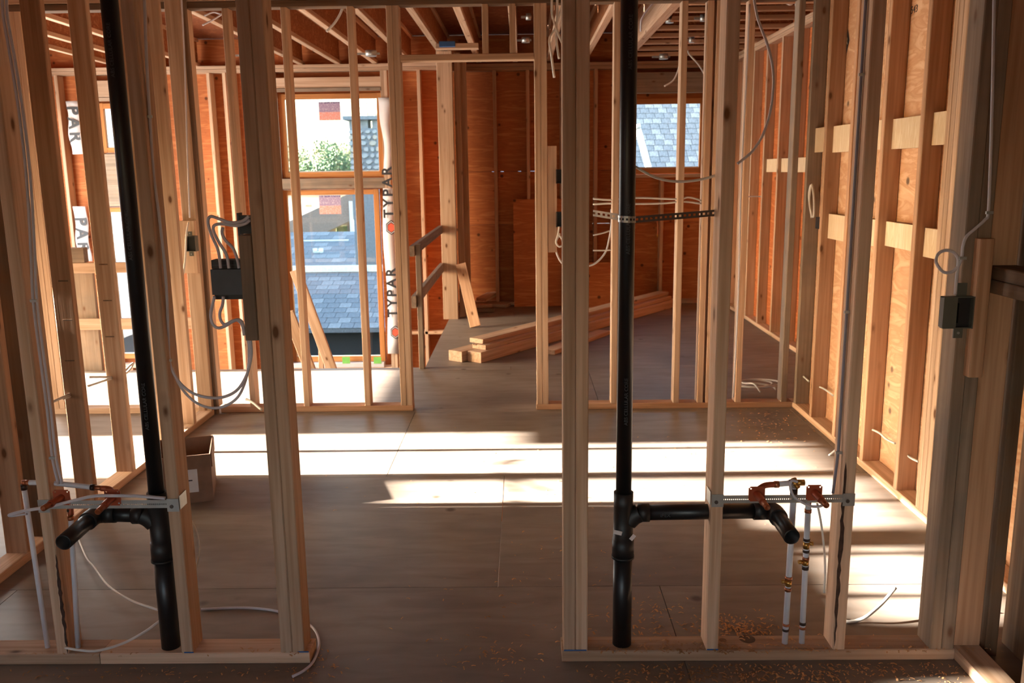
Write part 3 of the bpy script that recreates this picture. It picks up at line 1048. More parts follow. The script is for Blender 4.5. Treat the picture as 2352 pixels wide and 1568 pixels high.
# tubes by the outlet on one side of the doorway
a, b = at(1824, 1118, Y=YT), at(1803, 1468, Y=YT)
b.z = 0.0385
cc = lambda y_: along(a, b, y_, (1118, 1468))
A = supply('supply_tube', [b, a], 0.0095, 'white supply tube standing behind the mouth of the drain stub',
           rings=[(cc(1128), 'ring', .02, .0115, UP), (cc(1319), 'copper', .012, .0112, UP), (cc(1330), 'brass', .02, .0105, UP), (cc(1344), 'copper', .012, .0112, UP), (cc(1425), 'copper', .008, .0108, UP), (cc(1437), 'ring', .008, .0108, UP)],
           stubs=[(cc(1327), (-1, 0, 0), .014)])
a, b = at(1857, 1150, Y=YT), at(1842, 1466, Y=YT)
b.z = 0.0385
cb = lambda y_: along(a, b, y_, (1150, 1466))
B = supply('supply_tube', [b, a], 0.0090, 'white supply tube below the outlet plate next to the cabled stud',
           rings=[(cb(1162), 'brass', .02, .0085, UP), (cb(1171), 'copper', .012, .0108, UP), (cb(1234), 'ring', .008, .0108, UP), (cb(1246), 'brass', .022, .0102, UP), (cb(1259), 'ring', .008, .0108, UP), (cb(1275), 'copper', .01, .0108, UP), (cb(1284), 'brass', .018, .0102, UP), (cb(1296), 'ring', .011, .0108, UP), (cb(1421), 'ring', .009, .0106, UP), (cb(1431), 'copper', .008, .0106, UP)],
           stubs=[(cb(1242), (1, -0.2, 0), .012), (cb(1283), (-1, -0.1, 0), .015)])
a, b = at(1782, 1112, Y=YT), at(1818, 1109, Y=YT)
supply('supply_tube', [a, b, b + Vector((0.012, 0, -0.003)), at(1824, 1117, Y=YT)], 0.0085, 'short white supply tube leading sideways into the perforated plate outlet',
       rings=[(a + Vector((0.002, 0, 0)), 'copper', .014, .0105, (1, 0, 0)), (b - Vector((.004, 0, 0)), 'ring', .008, .0105, (1, 0, 0)), (at(1838, 1108, Y=YT), 'brass', .026, .0095, (1, 0, 0)), (at(1826, 1110, Y=YT), 'brass', .03, .011, (0.5, 0, -1))])
# tubes on the other side
a, b = at(55, 1118, Y=YT), at(109, 1481, Y=YT)
b.z = 0.0385
supply('supply_tube', [b, a], 0.0080, 'outer of the two plain white supply tubes, topped by a copper elbow',
       rings=[(a, 'ring', .018, .0095, UP), (a + Vector((0.002, 0, 0.014)), 'copper', .016, .008, UP)])
a2 = at(62, 1108, Y=YT)
supply('supply_tube', [a2, at(120, 1109, Y=YT), at(214, 1119, Y=YT)], 0.0080, 'horizontal white supply tube threaded through the stud above the metal strip',
       rings=[(a2 + Vector((.002, 0, 0)), 'copper', .012, .0085, (1, 0, 0)), (at(213, 1119, Y=YT), 'ring', .012, .0098, (1, 0, -.1)), (at(226, 1120, Y=YT), 'copper', .028, .0075, (1, 0, -.1))])
a, b = at(163, 1192, Y=YT), at(179, 1482, Y=YT)
b.z = 0.0385
supply('supply_tube', [b, a], 0.0082, 'inner white supply tube under the open mouth of the drain stub',
       rings=[(a + Vector((0, 0, .004)), 'copper', .012, .0095, UP), (a + Vector((0, 0, .017)), 'brass', .02, .007, UP), (a + Vector((-.001, 0, .03)), 'ring', .008, .0085, UP)])


def outlet(cx, cy, w, h, end, label, bend, group='copper drop ear outlets'):
    """Copper elbow outlet on a drilled plate."""
    yp = NY0 - 0.002
    c = at(cx, cy, Y=yp)
    hw, hh = w * 0.5 * 2.62 / 2000, h * 0.5 * 2.62 / 2000
    t = empty('pipe_outlet', c, label, 'outlet')
    # plate with chamfered corners and four screw holes cut through
    k = 0.28
    xs = [-hw, -hw * 0.82, -hw * 0.62, hw * 0.62, hw * 0.82, hw]
    zs = [-hh, -hh * 0.82, -hh * 0.62, hh * 0.62, hh * 0.82, hh]
    v, f = [], []
    for i in range(5):
        for j in range(5):
            if (i in (1, 3)) and (j in (1, 3)) and not (i == 1 and j == 1):
                continue
            if (i in (0, 4)) and (j in (0, 4)):
                continue
            n0 = len(v)
            for yy in (-0.001, 0.001):
                v += [(xs[i], yy, zs[j]), (xs[i + 1], yy, zs[j]), (xs[i + 1], yy, zs[j + 1]), (xs[i], yy, zs[j + 1])]
            f += [tuple(n0 + q for q in s_) for s_ in ((0, 1, 2, 3), (7, 6, 5, 4), (1, 0, 4, 5), (2, 1, 5, 6), (3, 2, 6, 7), (0, 3, 7, 4))]
    link('mounting_plate', v, f, 'terracotta', t, c)
    e = at(*end, Z=c.z - 0.004)
    dirv = (e - c)
    ln = dirv.length
    tube('spout', [c + Vector((0, 0.004, 0)), c + dirv * 0.3, c + dirv * 0.62], 0.0112, 'terracotta', t, seg=16)
    hollow('spout_end', c + dirv * 0.55, e, 0.0092, 0.002, 'copper', t, 18)
    bz = at(*bend, Y=YT)
    tube('elbow', [c + Vector((0, 0.012, 0.004)), c.lerp(bz, 0.5) + Vector((0, 0.02, 0.004)), bz], 0.0090, 'terracotta', t, seg=14)
    return t


outlet(1738, 1134, 38, 36, (1763, 1166), 'copper outlet plate over the end of the black trap arm', (1782, 1112))
outlet(1870, 1131, 37, 38, (1899, 1161), 'copper outlet plate nearest the cabled stud', (1857, 1155))
outlet(142, 1142, 40, 38, (98, 1168), 'copper outlet plate tucked behind the stud with two grey cables', (163, 1182))
outlet(259, 1142, 38, 40, (224, 1176), 'copper outlet plate between the white tube and the black stack', (232, 1121))


def strip(name, x0, x1, xa, xb, zc, hgt, label, wrap_side, holes=70):
    """Galvanised bracket strip between two studs, its ends wrapped over the stud faces."""
    t = empty(name, (x0, NY0, zc), label, 'bracket')
    y = NY0 - 0.0018
    v, f = [], []
    zs = [-hgt / 2, -hgt * 0.10, hgt * 0.06, hgt / 2]
    n = holes * 2
    for i in range(n):
        u0, u1 = x0 + (x1 - x0) * i / n, x0 + (x1 - x0) * (i + 1) / n
        for j in range(3):
            if j == 1 and i % 2 and 0.05 < i / n < 0.95:
                continue
            n0 = len(v)
            for yy in (y - 0.0008, y + 0.0008):
                v += [(u0, yy, zc + zs[j]), (u1, yy, zc + zs[j]), (u1, yy, zc + zs[j + 1]), (u0, yy, zc + zs[j + 1])]
            f += [tuple(n0 + q for q in s_) for s_ in ((0, 1, 2, 3), (7, 6, 5, 4), (1, 0, 4, 5), (2, 1, 5, 6), (3, 2, 6, 7), (0, 3, 7, 4))]
    loc = Vector((x0, NY0, zc))
    link('perforated_strip', [Vector(q) - loc for q in v], f, 'galv', t, loc)
    for xl, xr in (xa, xb):
        multi('end_plate', [(xl, xr, y - 0.0022, y - 0.0009, zc - hgt * 0.95, zc + hgt * 0.65)], 'galv', t, loc)
        cx = (xl + xr) / 2 - 0.004
        vv = [(cx + math.cos(q) * 0.006, y - 0.0023 - h_, zc - 0.008 + math.sin(q) * 0.006) for h_ in (0, 0.0025) for q in [2 * math.pi * s_ / 8 for s_ in range(8)]]
        ff = [(s_, (s_ + 1) % 8, (s_ + 1) % 8 + 8, s_ + 8) for s_ in range(8)] + [tuple(range(8, 16))]
        link('screw', [Vector(q) - loc for q in vv], ff, 'strap', t, loc)
    xs_, d = wrap_side
    multi('side_tab', [(min(xs_, xs_ + d * 0.0016), max(xs_, xs_ + d * 0.0016), y - 0.001, y + 0.052, zc - hgt * 0.7, zc + hgt * 1.0)], 'galv', t, loc)
    return t


zs1 = at(1780, 1145, Y=NY0).z
strip('pipe_bracket', 0.570, 1.004, (0.5685, 0.6055), (0.9690, 1.0055), zs1, 0.025, 'galvanised perforated strip between the stud pierced by the arm and the cabled stud', (0.5660, -1))
zs2 = at(300, 1157, Y=NY0).z
strip('pipe_bracket', -1.51, -1.074, (-1.511, -1.476), (-1.1095, -1.0725), zs2, 0.026, 'galvanised perforated strip crossing in front of a black stack', (-1.0702, 1))


# ------------------------------------------------------------------ electrical boxes
def gang_box(x0, x1, z0, z1, y0, y1, label, mat, ears=True, face='front'):
    t = empty('electrical_box', ((x0 + x1) / 2, y1, z0), label, 'electrical box')
    th = 0.003
    loc = ((x0 + x1) / 2, y1, z0)
    # open fronted box
    multi('body', [(x0, x0 + th, y0, y1, z0, z1), (x1 - th, x1, y0, y1, z0, z1), (x0 + th, x1 - th, y0, y1, z0, z0 + th), (x0 + th, x1 - th, y0, y1, z1 - th, z1), (x0 + th, x1 - th, y1 - th, y1, z0 + th, z1 - th)], mat, t, loc)
    if ears:
        w = (x1 - x0) * 0.42
        cx = (x0 + x1) / 2
        multi('mounting_ear', [(cx - w / 2, cx + w / 2, y0 + 0.002, y0 + 0.006, z1, z1 + 0.028)], mat, t, loc)
        multi('mounting_ear', [(cx - w / 2, cx + w / 2, y0 + 0.002, y0 + 0.006, z0 - 0.028, z0)], mat, t, loc)
        for zz_ in (z1 + 0.016, z0 - 0.016):
            ring_on('screw', (cx, y0 + 0.001, zz_), (0, 1, 0), 0.004, 0.003, 'galv', t, 8)
    return t


# box backs shown: a three gang box hung beside the doorway studs
a, b = at(482, 598, Y=2.56), at(556, 688, Y=2.56)
g3 = empty('electrical_box', ((a.x + b.x) / 2, 2.6, b.z), 'wide slate grey three gang box fed by looping cables', 'electrical box')
gx0, gx1, gz0, gz1 = a.x, -0.831, b.z, a.z
zq0, zq1 = at(520, 676, Y=2.56).z, at(520, 618, Y=2.56).z
multi('body', [(gx0 + 0.002, gx1, 2.552, 2.615, zq0, zq1)], 'box', g3, g3.location)
multi('back_flange', [(gx0, gx1, 2.570, 2.615, zq1 + 0.0005, gz1)], 'box_black', g3, g3.location)
multi('back_flange', [(gx0 + 0.002, gx1, 2.570, 2.615, gz0, zq0 - 0.0005)], 'box_black', g3, g3.location)
multi('rim', [(gx0, gx1, 2.569, 2.5705, gz1 - 0.016, gz1 - 0.0145)], 'box', g3, g3.location)
a, b = at(537, 490, Y=2.60), at(574, 544, Y=2.60)
multi_t = empty('electrical_box', ((a.x + b.x) / 2, 2.62, b.z), 'brown black box tucked above the dark wood scrap', 'electrical box')
multi('body', [(a.x + 0.006, -0.7905, 2.6245, 2.665, b.z + 0.008, a.z - 0.008)], 'box_black', multi_t, multi_t.location)
multi('flange', [(a.x, a.x + 0.0055, 2.6245, 2.66, b.z, a.z)], 'box', multi_t, multi_t.location)
# switch box on the side partition
a, b = at(430, 541, Y=5.40), at(456, 576, Y=5.40)
gang_box(a.x, b.x, b.z, a.z, 5.36, 5.409, 'small olive grey box fixed on the block of the side partition', 'box_green')
# box at the end stud: sits proud of the stud, opening turned to the room
a, b = at(2162, 680, Y=2.49), at(2226, 752, Y=2.49)
bxr = empty('electrical_box', ((a.x + b.x) / 2, 2.53, b.z), 'brown grey switch box under the neat ring of cable', 'electrical box')
xm = at(2189, 700, Y=2.49).x
L0 = bxr.location
multi('body', [(a.x, xm, 2.470, 2.475, b.z + 0.004, a.z), (xm, b.x, 2.492, 2.495, b.z, a.z), (a.x, a.x + 0.003, 2.475, 2.495, b.z + 0.004, a.z), (a.x, b.x, 2.475, 2.495, a.z - 0.003, a.z), (a.x + 0.004, b.x, 2.475, 2.495, b.z, b.z + 0.003), (b.x - 0.003, b.x, 2.470, 2.492, b.z, a.z), (xm, xm + 0.003, 2.470, 2.492, b.z + 0.004, a.z)], 'box_green', bxr, L0)
multi('clamp_rib', [(xm + 0.012, xm + 0.016, 2.478, 2.4915, b.z + 0.015, a.z - 0.02)], 'box_black', bxr, L0)
multi('opening_shade', [(xm + 0.0035, b.x - 0.0035, 2.4885, 2.4917, b.z + 0.0035, a.z - 0.0035)], 'box_black', bxr, L0)  # black sheet standing in for shade inside the box opening
ea, eb = at(2199, 650, Y=2.49), at(2220, 679, Y=2.49)
multi('mounting_ear', [(ea.x, eb.x, 2.490, 2.495, a.z, ea.z)], 'box_green', bxr, L0)
ea, eb = at(2191, 753, Y=2.49), at(2210, 776, Y=2.49)
multi('mounting_ear', [(ea.x, eb.x, 2.490, 2.495, eb.z, b.z)], 'box_green', bxr, L0)
ring_on('screw', ((ea.x + eb.x) / 2, 2.489, (b.z + eb.z) / 2), (0, 1, 0), 0.004, 0.003, 'galv', bxr, 8)
# boxes on the far side of the doorway
for i, (p, q) in enumerate(((389, 421), (487, 521))):
    a, b = at(1277, p, Y=5.56), at(1298, q, Y=5.56)
    gang_box(a.x, b.x, b.z, a.z, 5.545, 5.60, ('upper' if i == 0 else 'lower') + ' black box on the short block beside the doorway', 'box_black', ears=False)
a, b = at(1861, 497, X=RX0 - 0.01), at(1875, 526, X=RX0 - 0.01)
gang_box(RX0 + 0.005, RX0 + 0.065, b.z, a.z, 5.225, 5.285, 'dark box holding a bundle of folded white cable', 'box_black', ears=False)


# ------------------------------------------------------------------ cables
def cable(pts, label, mat='cable', r=0.0042, staples=(), n=7, flat=1.0, nm='cable'):
    pts = [Vector(p) for p in pts]
    t = empty(nm, pts[0], label, 'cable', 'electrical cables')
    tube('jacket', pts, r, mat, t, seg=8, n=n, flat=flat)
    for s_ in staples:
        s_ = Vector(s_)
        multi('staple', [(s_.x - 0.010, s_.x + 0.010, s_.y - 0.009, s_.y - 0.004, s_.z - 0.004, s_.z + 0.004)], 'galv', t, s_)
    return t


def nearw(*pp, y=NY0 - 0.006):
    return [at(px, py, Y=y) for px, py in pp]


def floorp(*pp, z=0.005):
    return [at(px, py, Z=z) for px, py in pp]


c1 = nearw((4, -40), (8, 40), (22, 120), (44, 260), (60, 400), (70, 560), (76, 690), (92, 820), (108, 940), (120, 1050), (134, 1112), y=NY0 + 0.012)
c2 = [p + Vector((0.0095, 0.004, 0)) for p in c1]
cable(c1, 'grey cable stapled down the stud over the white tubes, outer strand', 'cable', 0.0042, staples=[c1[6] + Vector((.005, 0, 0)), c1[9] + Vector((.004, 0, 0))])
cable(c2, 'grey cable stapled down the stud over the white tubes, inner strand', 'cable', 0.0042)
c3 = nearw((331, -30), (336, 120), (344, 268), (353, 400), (366, 500), (381, 640), (386, 760), (389, 826), (398, 856), (418, 884), (446, 904), (482, 913), (515, 911), (545, 895), (566, 862), (577, 820), (577, 795), (574, 770), y=NY0 + 0.03)
cable(c3, 'grey cable down a stud, then the upper hanging loop to the wide box', 'cable', 0.0046, staples=[c3[2], c3[7]])
c4 = nearw((391, 832), (404, 868), (424, 900), (450, 924), (482, 936), (515, 933), (545, 913), (562, 880), (571, 840), (572, 800), (570, 780), y=NY0 + 0.045)
cable(c4, 'grey cable in the lower hanging loop under the wide box', 'cable', 0.0042)
# loops of the three gang box
yb_ = 2.545
for lab, pts in (
        ('grey cable arching out furthest over the wide box', ((507, 616), (501, 575), (486, 540), (478, 510), (484, 497), (505, 503), (530, 511), (556, 508), (572, 496))),
        ('grey cable making the middle arch over the wide box', ((526, 616), (520, 585), (504, 558), (491, 532), (492, 518), (510, 514), (540, 518), (562, 514), (574, 505))),
        ('grey cable making the shortest arch over the wide box', ((549, 616), (545, 595), (535, 570), (518, 552), (510, 535), (512, 522))),
        ('grey cable curling out of the bottom of the wide box, outer curl', ((493, 680), (487, 705), (484, 728), (490, 746), (502, 753), (518, 748), (534, 738), (547, 734), (556, 740), (560, 760))),
        ('grey cable curling out of the bottom of the wide box, inner curl', ((513, 680), (511, 700), (505, 718), (507, 735), (517, 745), (534, 737), (547, 736), (557, 748), (561, 770)))):
    cable(nearw(*pts, y=yb_), lab, 'cable', 0.0047)
cr = nearw((1983, -30), (1981, 120), (1981, 170), (1975, 260), (1964, 400), (1961, 560), (1955, 718), (1948, 830), (1942, 960), (1934, 1040), (1926, 1090), (1918, 1135), y=NY0 + 0.02)
cr = [Vector((0.962, p.y + 0.02, p.z)) if i < 9 else Vector((0.962 - 0.004 * (i - 8), p.y + 0.01, p.z)) for i, p in enumerate(cr)]
cable(cr, 'dark grey cable stapled down the side of the stud nearest the copper outlets', 'cable_dark', 0.0046, staples=[cr[2], cr[6], cr[9]])
cs = nearw((2284, -30), (2280, 200), (2274, 400), (2270, 488), (2262, 505), (2240, 525), (2220, 543), (2212, 565), (2209, 592), (2200, 612), (2186, 624), (2168, 625), (2155, 612), (2150, 598), (2155, 583), (2170, 575), (2188, 578), (2200, 592), (2200, 612), (2197, 640), (2194, 676), y=NY0 - 0.044)
cable(cs, 'grey cable coiled in one neat ring above the switch box', 'cable', 0.0044, staples=[cs[3], cs[8]])
zz0 = zs1 + 0.035
cable(nearw((1832, 1106), (1818, 1104), (1816, 1122), (1824, 1140), (1842, 1153), (1862, 1162), (1884, 1162), (1898, 1153), y=2.515), 'white cable looped round the copper outlets', 'cable', 0.0042)
cable(nearw((1877, 1156), (1884, 1190), (1891, 1240), (1895, 1300), (1893, 1360), y=2.62), 'thin white cable dropping behind the perforated strip', 'cable_white', 0.0036)
cable([at(380, 1144, Y=2.515), at(320, 1139, Y=2.51), at(262, 1138, Y=2.505), at(215, 1139, Y=2.50), at(170, 1149, Y=2.495), at(110, 1164, Y=2.49), at(60, 1172, Y=2.485), at(22, 1182, Y=2.48), at(28, 1185, Y=2.48), at(62, 1180, Y=2.485)], 'folded white cable lying over the perforated strip by the black stack', 'cable', 0.0055, flat=0.6)
cable(floorp((168, 1205), (196, 1275), (215, 1300), (250, 1345), (300, 1378), (362, 1400), z=0.03), 'white cable sagging to the floor behind the black stack', 'cable_white', 0.0042)
cable([at(150, 1487, Y=NY0 - 0.02), at(180, 1492, Y=NY0 - 0.03), at(222, 1494, Y=NY0 - 0.02), at(280, 1478, Y=NY0 + .02), at(330, 1452, Y=NY0 + .06), at(366, 1426, Y=NY0 + .1)], 'white cable curving across the bottom plate by the black stack', 'cable_white', 0.0042)
cable(floorp((462, 1399), (520, 1396), (580, 1396), (640, 1404), (690, 1422), (722, 1445), (733, 1478), (722, 1515), (700, 1538), (672, 1553)), 'grey cable on the floor wrapping the foot of the doorway studs', 'cable', 0.0045)
cable(nearw((437, 1190), (452, 1222), (458, 1258), (455, 1285), (449, 1305), y=2.66), 'thin white cable hanging behind the stud next to the carton', 'cable_white', 0.003)
cable([at(1925, 1418, Z=.006), at(1945, 1427, Z=.006), at(1970, 1424, Z=.01), at(1995, 1412, Z=.03), at(2027, 1384, Y=2.80), at(2057, 1349, Y=2.83)], 'white cable with its cut end rising in a sunlit patch', 'cable_white', 0.0060)
# middle distance
cable([at(565, 916, Y=5.50), at(580, 924, Y=5.47), at(601, 941, Y=5.42)], 'short white cable end poking past the doorway wall plate', 'cable_white', 0.008)
cable([at(433, 510, Y=5.36), at(428, 540, Y=5.35), at(425, 600, Y=5.34), at(416, 655, Y=5.34)], 'white cable dangling beside the small olive grey box', 'cable_white', 0.006)
cable([at(416, -20, Y=5.38), at(424, 140, Y=5.38), at(430, 345, Y=5.38), at(436, 500, Y=5.38)], 'grey cable running down to the small olive grey box', 'cable', 0.005)
for i, (pts, lab) in enumerate(((((118, 924), (160, 905), (172, 897), (173, 906), (145, 915)), 'white cable end pulled between partition studs, nearer the camera'),
                                (((203, 886), (245, 872), (268, 866), (240, 866), (203, 866)), 'white cable looped through the pierced partition stud'),
                                (((290, 848), (298, 840), (306, 834), (300, 846), (291, 856)), 'white cable ends just past the black stack, above the bright floor'))):
    cable([at(px, py, X=LX0 + 0.03 - 0.004 * (k_ % 2)) for k_, (px, py) in enumerate(pts)], lab, 'cable_white', 0.006)
for lab, pts in (('white cable through the wall holes, bit furthest along the plate', ((1841, 861), (1850, 868), (1858, 876))), ('white cable between the first two plywood bays', ((1876, 886), (1893, 893), (1914, 908))),
                 ('white cable low in the broadest plywood bay', ((1998, 984), (2020, 994), (2036, 1008), (2056, 1018))), ('white cable next to the four ply stud', ((2078, 1039), (2092, 1051), (2110, 1060)))):
    cable([at(px, py, X=RX0 + 0.045) for px, py in pts], lab, 'cable_white', 0.0055)
cable([at(1925, 1028, X=1.68), at(1908, 1042, X=1.66), at(1890, 1056, X=1.64)], 'flat white cable end stuck out above the sunlit floor', 'cable_white', 0.011, flat=0.5)
cable([at(1862, 424, X=RX0 + .02), at(1858, 445, X=RX0 + .02), at(1860, 470, X=RX0 + .02), at(1868, 498, X=RX0 + .02), at(1870, 470, X=RX0 + .02), at(1868, 440, X=RX0 + .02), at(1864, 424, X=RX0 + .02), at(1859, 460, X=RX0 + .015), at(1864, 500, X=RX0 + .02)], 'folded bundle of white cable above the dark box', 'cable_white', 0.006)
# doorway boxes and beyond
Yd = 5.64
cable([at(px, py, Y=5.50) for px, py in ((1284, 520), (1281, 540), (1277, 556), (1284, 566), (1292, 562), (1290, 548), (1282, 538))], 'white cable curled small under the lower black box', 'cable_white', 0.006)
cable([at(px, py, Y=5.66) for px, py in ((1286, 536), (1276, 560), (1282, 590), (1300, 610), (1335, 612), (1365, 606), (1390, 580), (1400, 545), (1405, 510), (1404, 480))], 'white cable in a wide sagging loop beside the doorway', 'cable_white', 0.006)
cable([at(px, py, Y=5.575) for px, py in ((1362, 456), (1400, 459), (1430, 456), (1470, 454), (1520, 456), (1562, 457), (1580, 453), (1600, 457), (1614, 463))], 'upper of two white cables strung level through the studs', 'cable_white', 0.006)
cable([at(px, py, Y=5.575) for px, py in ((1362, 469), (1400, 467), (1440, 468), (1520, 467), (1570, 463), (1614, 468))], 'lower of two white cables strung level through the studs', 'cable_white', 0.006)
cable([at(px, py, Y=5.645) for px, py in ((1362, 540), (1385, 535), (1400, 530))], 'short white cable inside the wide sagging loop', 'cable_white', 0.005)
cable([at(px, py, Y=5.60) for px, py in ((1362, 575), (1385, 575), (1404, 574))], 'short level white cable crossing the wide sagging loop', 'cable_white', 0.005)
cable([at(px, py, Y=2.632) for px, py in ((1440, 370), (1470, 389), (1510, 409), (1560, 417), (1610, 412), (1650, 401))], 'white cable drooping across the small far window', 'cable_white', 0.0038)
cable([at(px, py, Y=2.63) for px, py in ((1728, -30), (1740, 40), (1765, 110), (1776, 170), (1772, 240), (1756, 300), (1730, 345), (1694, 376))], 'long grey cable bowed in a wide arc from the ceiling', 'cable', 0.0040)
cable([at(px, py, Y=6.2) for px, py in ((1530, -34), (1515, -10), (1490, 20), (1474, 45), (1472, 72))], 'grey cable hooked beside the black riser near the ceiling', 'cable', 0.007)
cable([at(px, py, Y=9.42) for px, py in ((1578, 108), (1583, 124), (1602, 145), (1615, 165), (1622, 182))], 'white cable dangling over the small far window, outer end', 'cable_white', 0.009)
cable([at(px, py, Y=9.35) for px, py in ((1566, 106), (1562, 130), (1558, 160), (1546, 185), (1526, 198))], 'white cable dangling over the small far window, inner end', 'cable_white', 0.008)
for lab, pts in (('longest white cable tail hanging beside the doorway head', ((1292, 10), (1275, 65), (1262, 90), (1267, 130), (1273, 178))), ('white cable tail hanging second beside the doorway head', ((1280, 30), (1278, 70), (1279, 100), (1284, 135))),
                 ('shortest white cable tail slanting at the doorway head', ((1268, 30), (1276, 60), (1285, 85), (1293, 102)))):
    cable([at(pts[0][0], -22, Y=5.522)] + [at(px, py, Y=5.518 - 0.012 * i_) for i_, (px, py) in enumerate(pts)], lab, 'cable_white', 0.0072)
cable([at(px, py, Y=6.4) for px, py in ((786, -34), (788, -10), (786, 20), (772, 48), (750, 73))], 'white cable hanging from the joists over the stair window', 'cable_white', 0.0085)
cable([at(px, py, Y=6.4) for px, py in ((788, -34), (790, -10), (795, 5), (798, 13))], 'stub of white cable hanging from the joists by the longer one', 'cable_white', 0.007)
cable([at(px, py, Y=6.6) for px, py in ((465, 58), (490, 45), (515, 28), (530, 5), (534, -36))], 'grey cable slung under the joists next to the leaning stud, lower', 'cable', 0.006)
cable([at(px, py, Y=6.6) for px, py in ((470, 36), (490, 28), (510, 32), (520, 20), (540, -36))], 'grey cable slung under the joists next to the leaning stud, upper', 'cable', 0.006)
cable([at(px, py, Y=8.6) for px, py in ((1700, 452), (1740, 451), (1780, 452), (1820, 450))], 'grey cable strung level along the outer wall studs', 'cable', 0.007)
cable([at(px, py, Y=5.50) for px, py in ((1722, 10), (1714, 190), (1702, 420), (1697, 640), (1690, 800), (1684, 912))], 'grey cable running down the single stud before the far room', 'cable', 0.006)
cable([at(px, py, Y=7.0) for px, py in ((1786, -20), (1790, -10), (1800, 2), (1815, 10), (1826, 4), (1830, 20))], 'white cable end at the joists above the outer wall plate', 'cable_white', 0.009)
pts = []
for k_ in range(40):
    an = k_ * 0.42
    rr = 0.13 + 0.03 * math.sin(an * 0.37)
    c0 = at(1748, 905, Z=0.02)
    pts.append(c0 + Vector((math.cos(an) * rr, 0.10 + math.sin(an) * rr * 0.75, 0.008 + 0.0015 * k_ + 0.03 * max(0, math.sin(an * 0.31)))))
pts += [pts[-1] + Vector((0.03, -.10, 0.02)), pts[-1] + Vector((0.06, -.16, -0.02))]
cable(pts, 'coil of white cable on the floor by the corner', 'cable_white', 0.0065, n=4)

# pipe hanger strap
hs = empty('hanger_strap', at(1420, 495, Y=2.62), 'perforated dark steel strap hung round the upright black riser', 'strap')


def link_strap(pts, name, mat):
    pts = [Vector(p) for p in pts]
    v, f = [], []
    h = 0.0095
    for i, p in enumerate(pts):
        v += [p + Vector((0, -0.0008, -h)), p + Vector((0, -0.0008, -h * .34)), p + Vector((0, -0.0008, h * .34)), p + Vector((0, -0.0008, h)),
              p + Vector((0, 0.0008, -h)), p + Vector((0, 0.0008, -h * .34)), p + Vector((0, 0.0008, h * .34)), p + Vector((0, 0.0008, h))]
    for i in range(len(pts) - 1):
        o_, q_ = i * 8, i * 8 + 8
        for j in (0, 1, 2):
            if j == 1 and i % 2 == 0:
                continue
            f.append((o_ + j, q_ + j, q_ + j + 1, o_ + j + 1))
            f.append((o_ + j + 5, q_ + j + 5, q_ + j + 4, o_ + j + 4))
        f += [(o_ + 3, q_ + 3, q_ + 7, o_ + 7), (o_ + 4, q_ + 4, q_, o_)]
    o0 = Vector(hs.location)
    link(name, [p - o0 for p in v], f, mat, hs, o0)


yk = 2.70
n_ = 40
A_, B_ = at(1362, 489, Y=yk), at(1652, 488, Y=NY1 - 0.005)
pa = [A_.lerp(at(1424, 499, Y=2.60), i / 11) for i in range(12)]
link_strap(pa, 'strap_tail', 'strap')
x_ = at(1452, 497, Y=2.55).x
pb = []
for i in range(15):
    an = math.pi * (1.0 + i / 14)
    pb.append(Vector((sx + math.cos(an) * 0.0262, sy + math.sin(an) * 0.0262, pa[-1].z - 0.002 - 0.004 * i / 14)))
link_strap(pb, 'strap_loop', 'galv')
pc = [Vector((sx + 0.0262, sy + 0.002, pb[-1].z)).lerp(B_, i / 35) for i in range(36)]
link_strap(pc, 'strap_run', 'strap')

# small copper pipe in the far room
cp = empty('copper_pipe', at(1509, 540, Y=10.09), 'small copper pipe turned down beside the far room window', 'pipe')
tube('pipe_run', [at(1475, 508, Y=10.088), at(1500, 508, Y=10.088), at(1509, 509, Y=10.088), at(1511, 520, Y=10.088), at(1510, 540, Y=10.088)], 0.010, 'copper', cp, seg=10)
ring_on('cap', at(1510, 541, Y=10.088), UP, 0.013, 0.03, 'brass', cp, 10)

# shiny hangers of the ceiling fixtures
hang = [((850, 124), 0.13, 8.6, 'bright bracket under the joists over the stair window'), ((1211, 40), 0.05, 7.4, 'upper bright bracket over the doorway header'), ((1205, 93), 0.09, 8.6, 'lower bright bracket over the doorway header'), ((1522, 131), 0.11, 9.4, 'bright bracket over the far window header'),
        ((1586, 93), 0.06, 8.4, 'bright bracket close against the slim stud at the cross joists'), ((1535, 47), 0.08, 7.6, 'bright bracket on the trimmer beam'), ((1612, 43), 0.06, 7.4, 'small bracket between the first cross joists'), ((565, 128), 0.14, 8.6, 'bright bracket under the joists by the leaning stud')]
for (px, py), w, Y_, lab in hang:
    p = at(px, py, Y=Y_)
    t = empty('fixture_bracket', p, lab, 'bracket')
    multi('bar', [(p.x - w, p.x + w * 0.7, p.y - 0.006, p.y + 0.006, p.z - 0.006, p.z + 0.012)], 'galv', t, p)
    tube('lamp_can', [p + Vector((0.01, 0, -0.02)), p + Vector((0.01, 0, 0.03))], w * 0.42, 'galv', t, seg=14, curved=False)

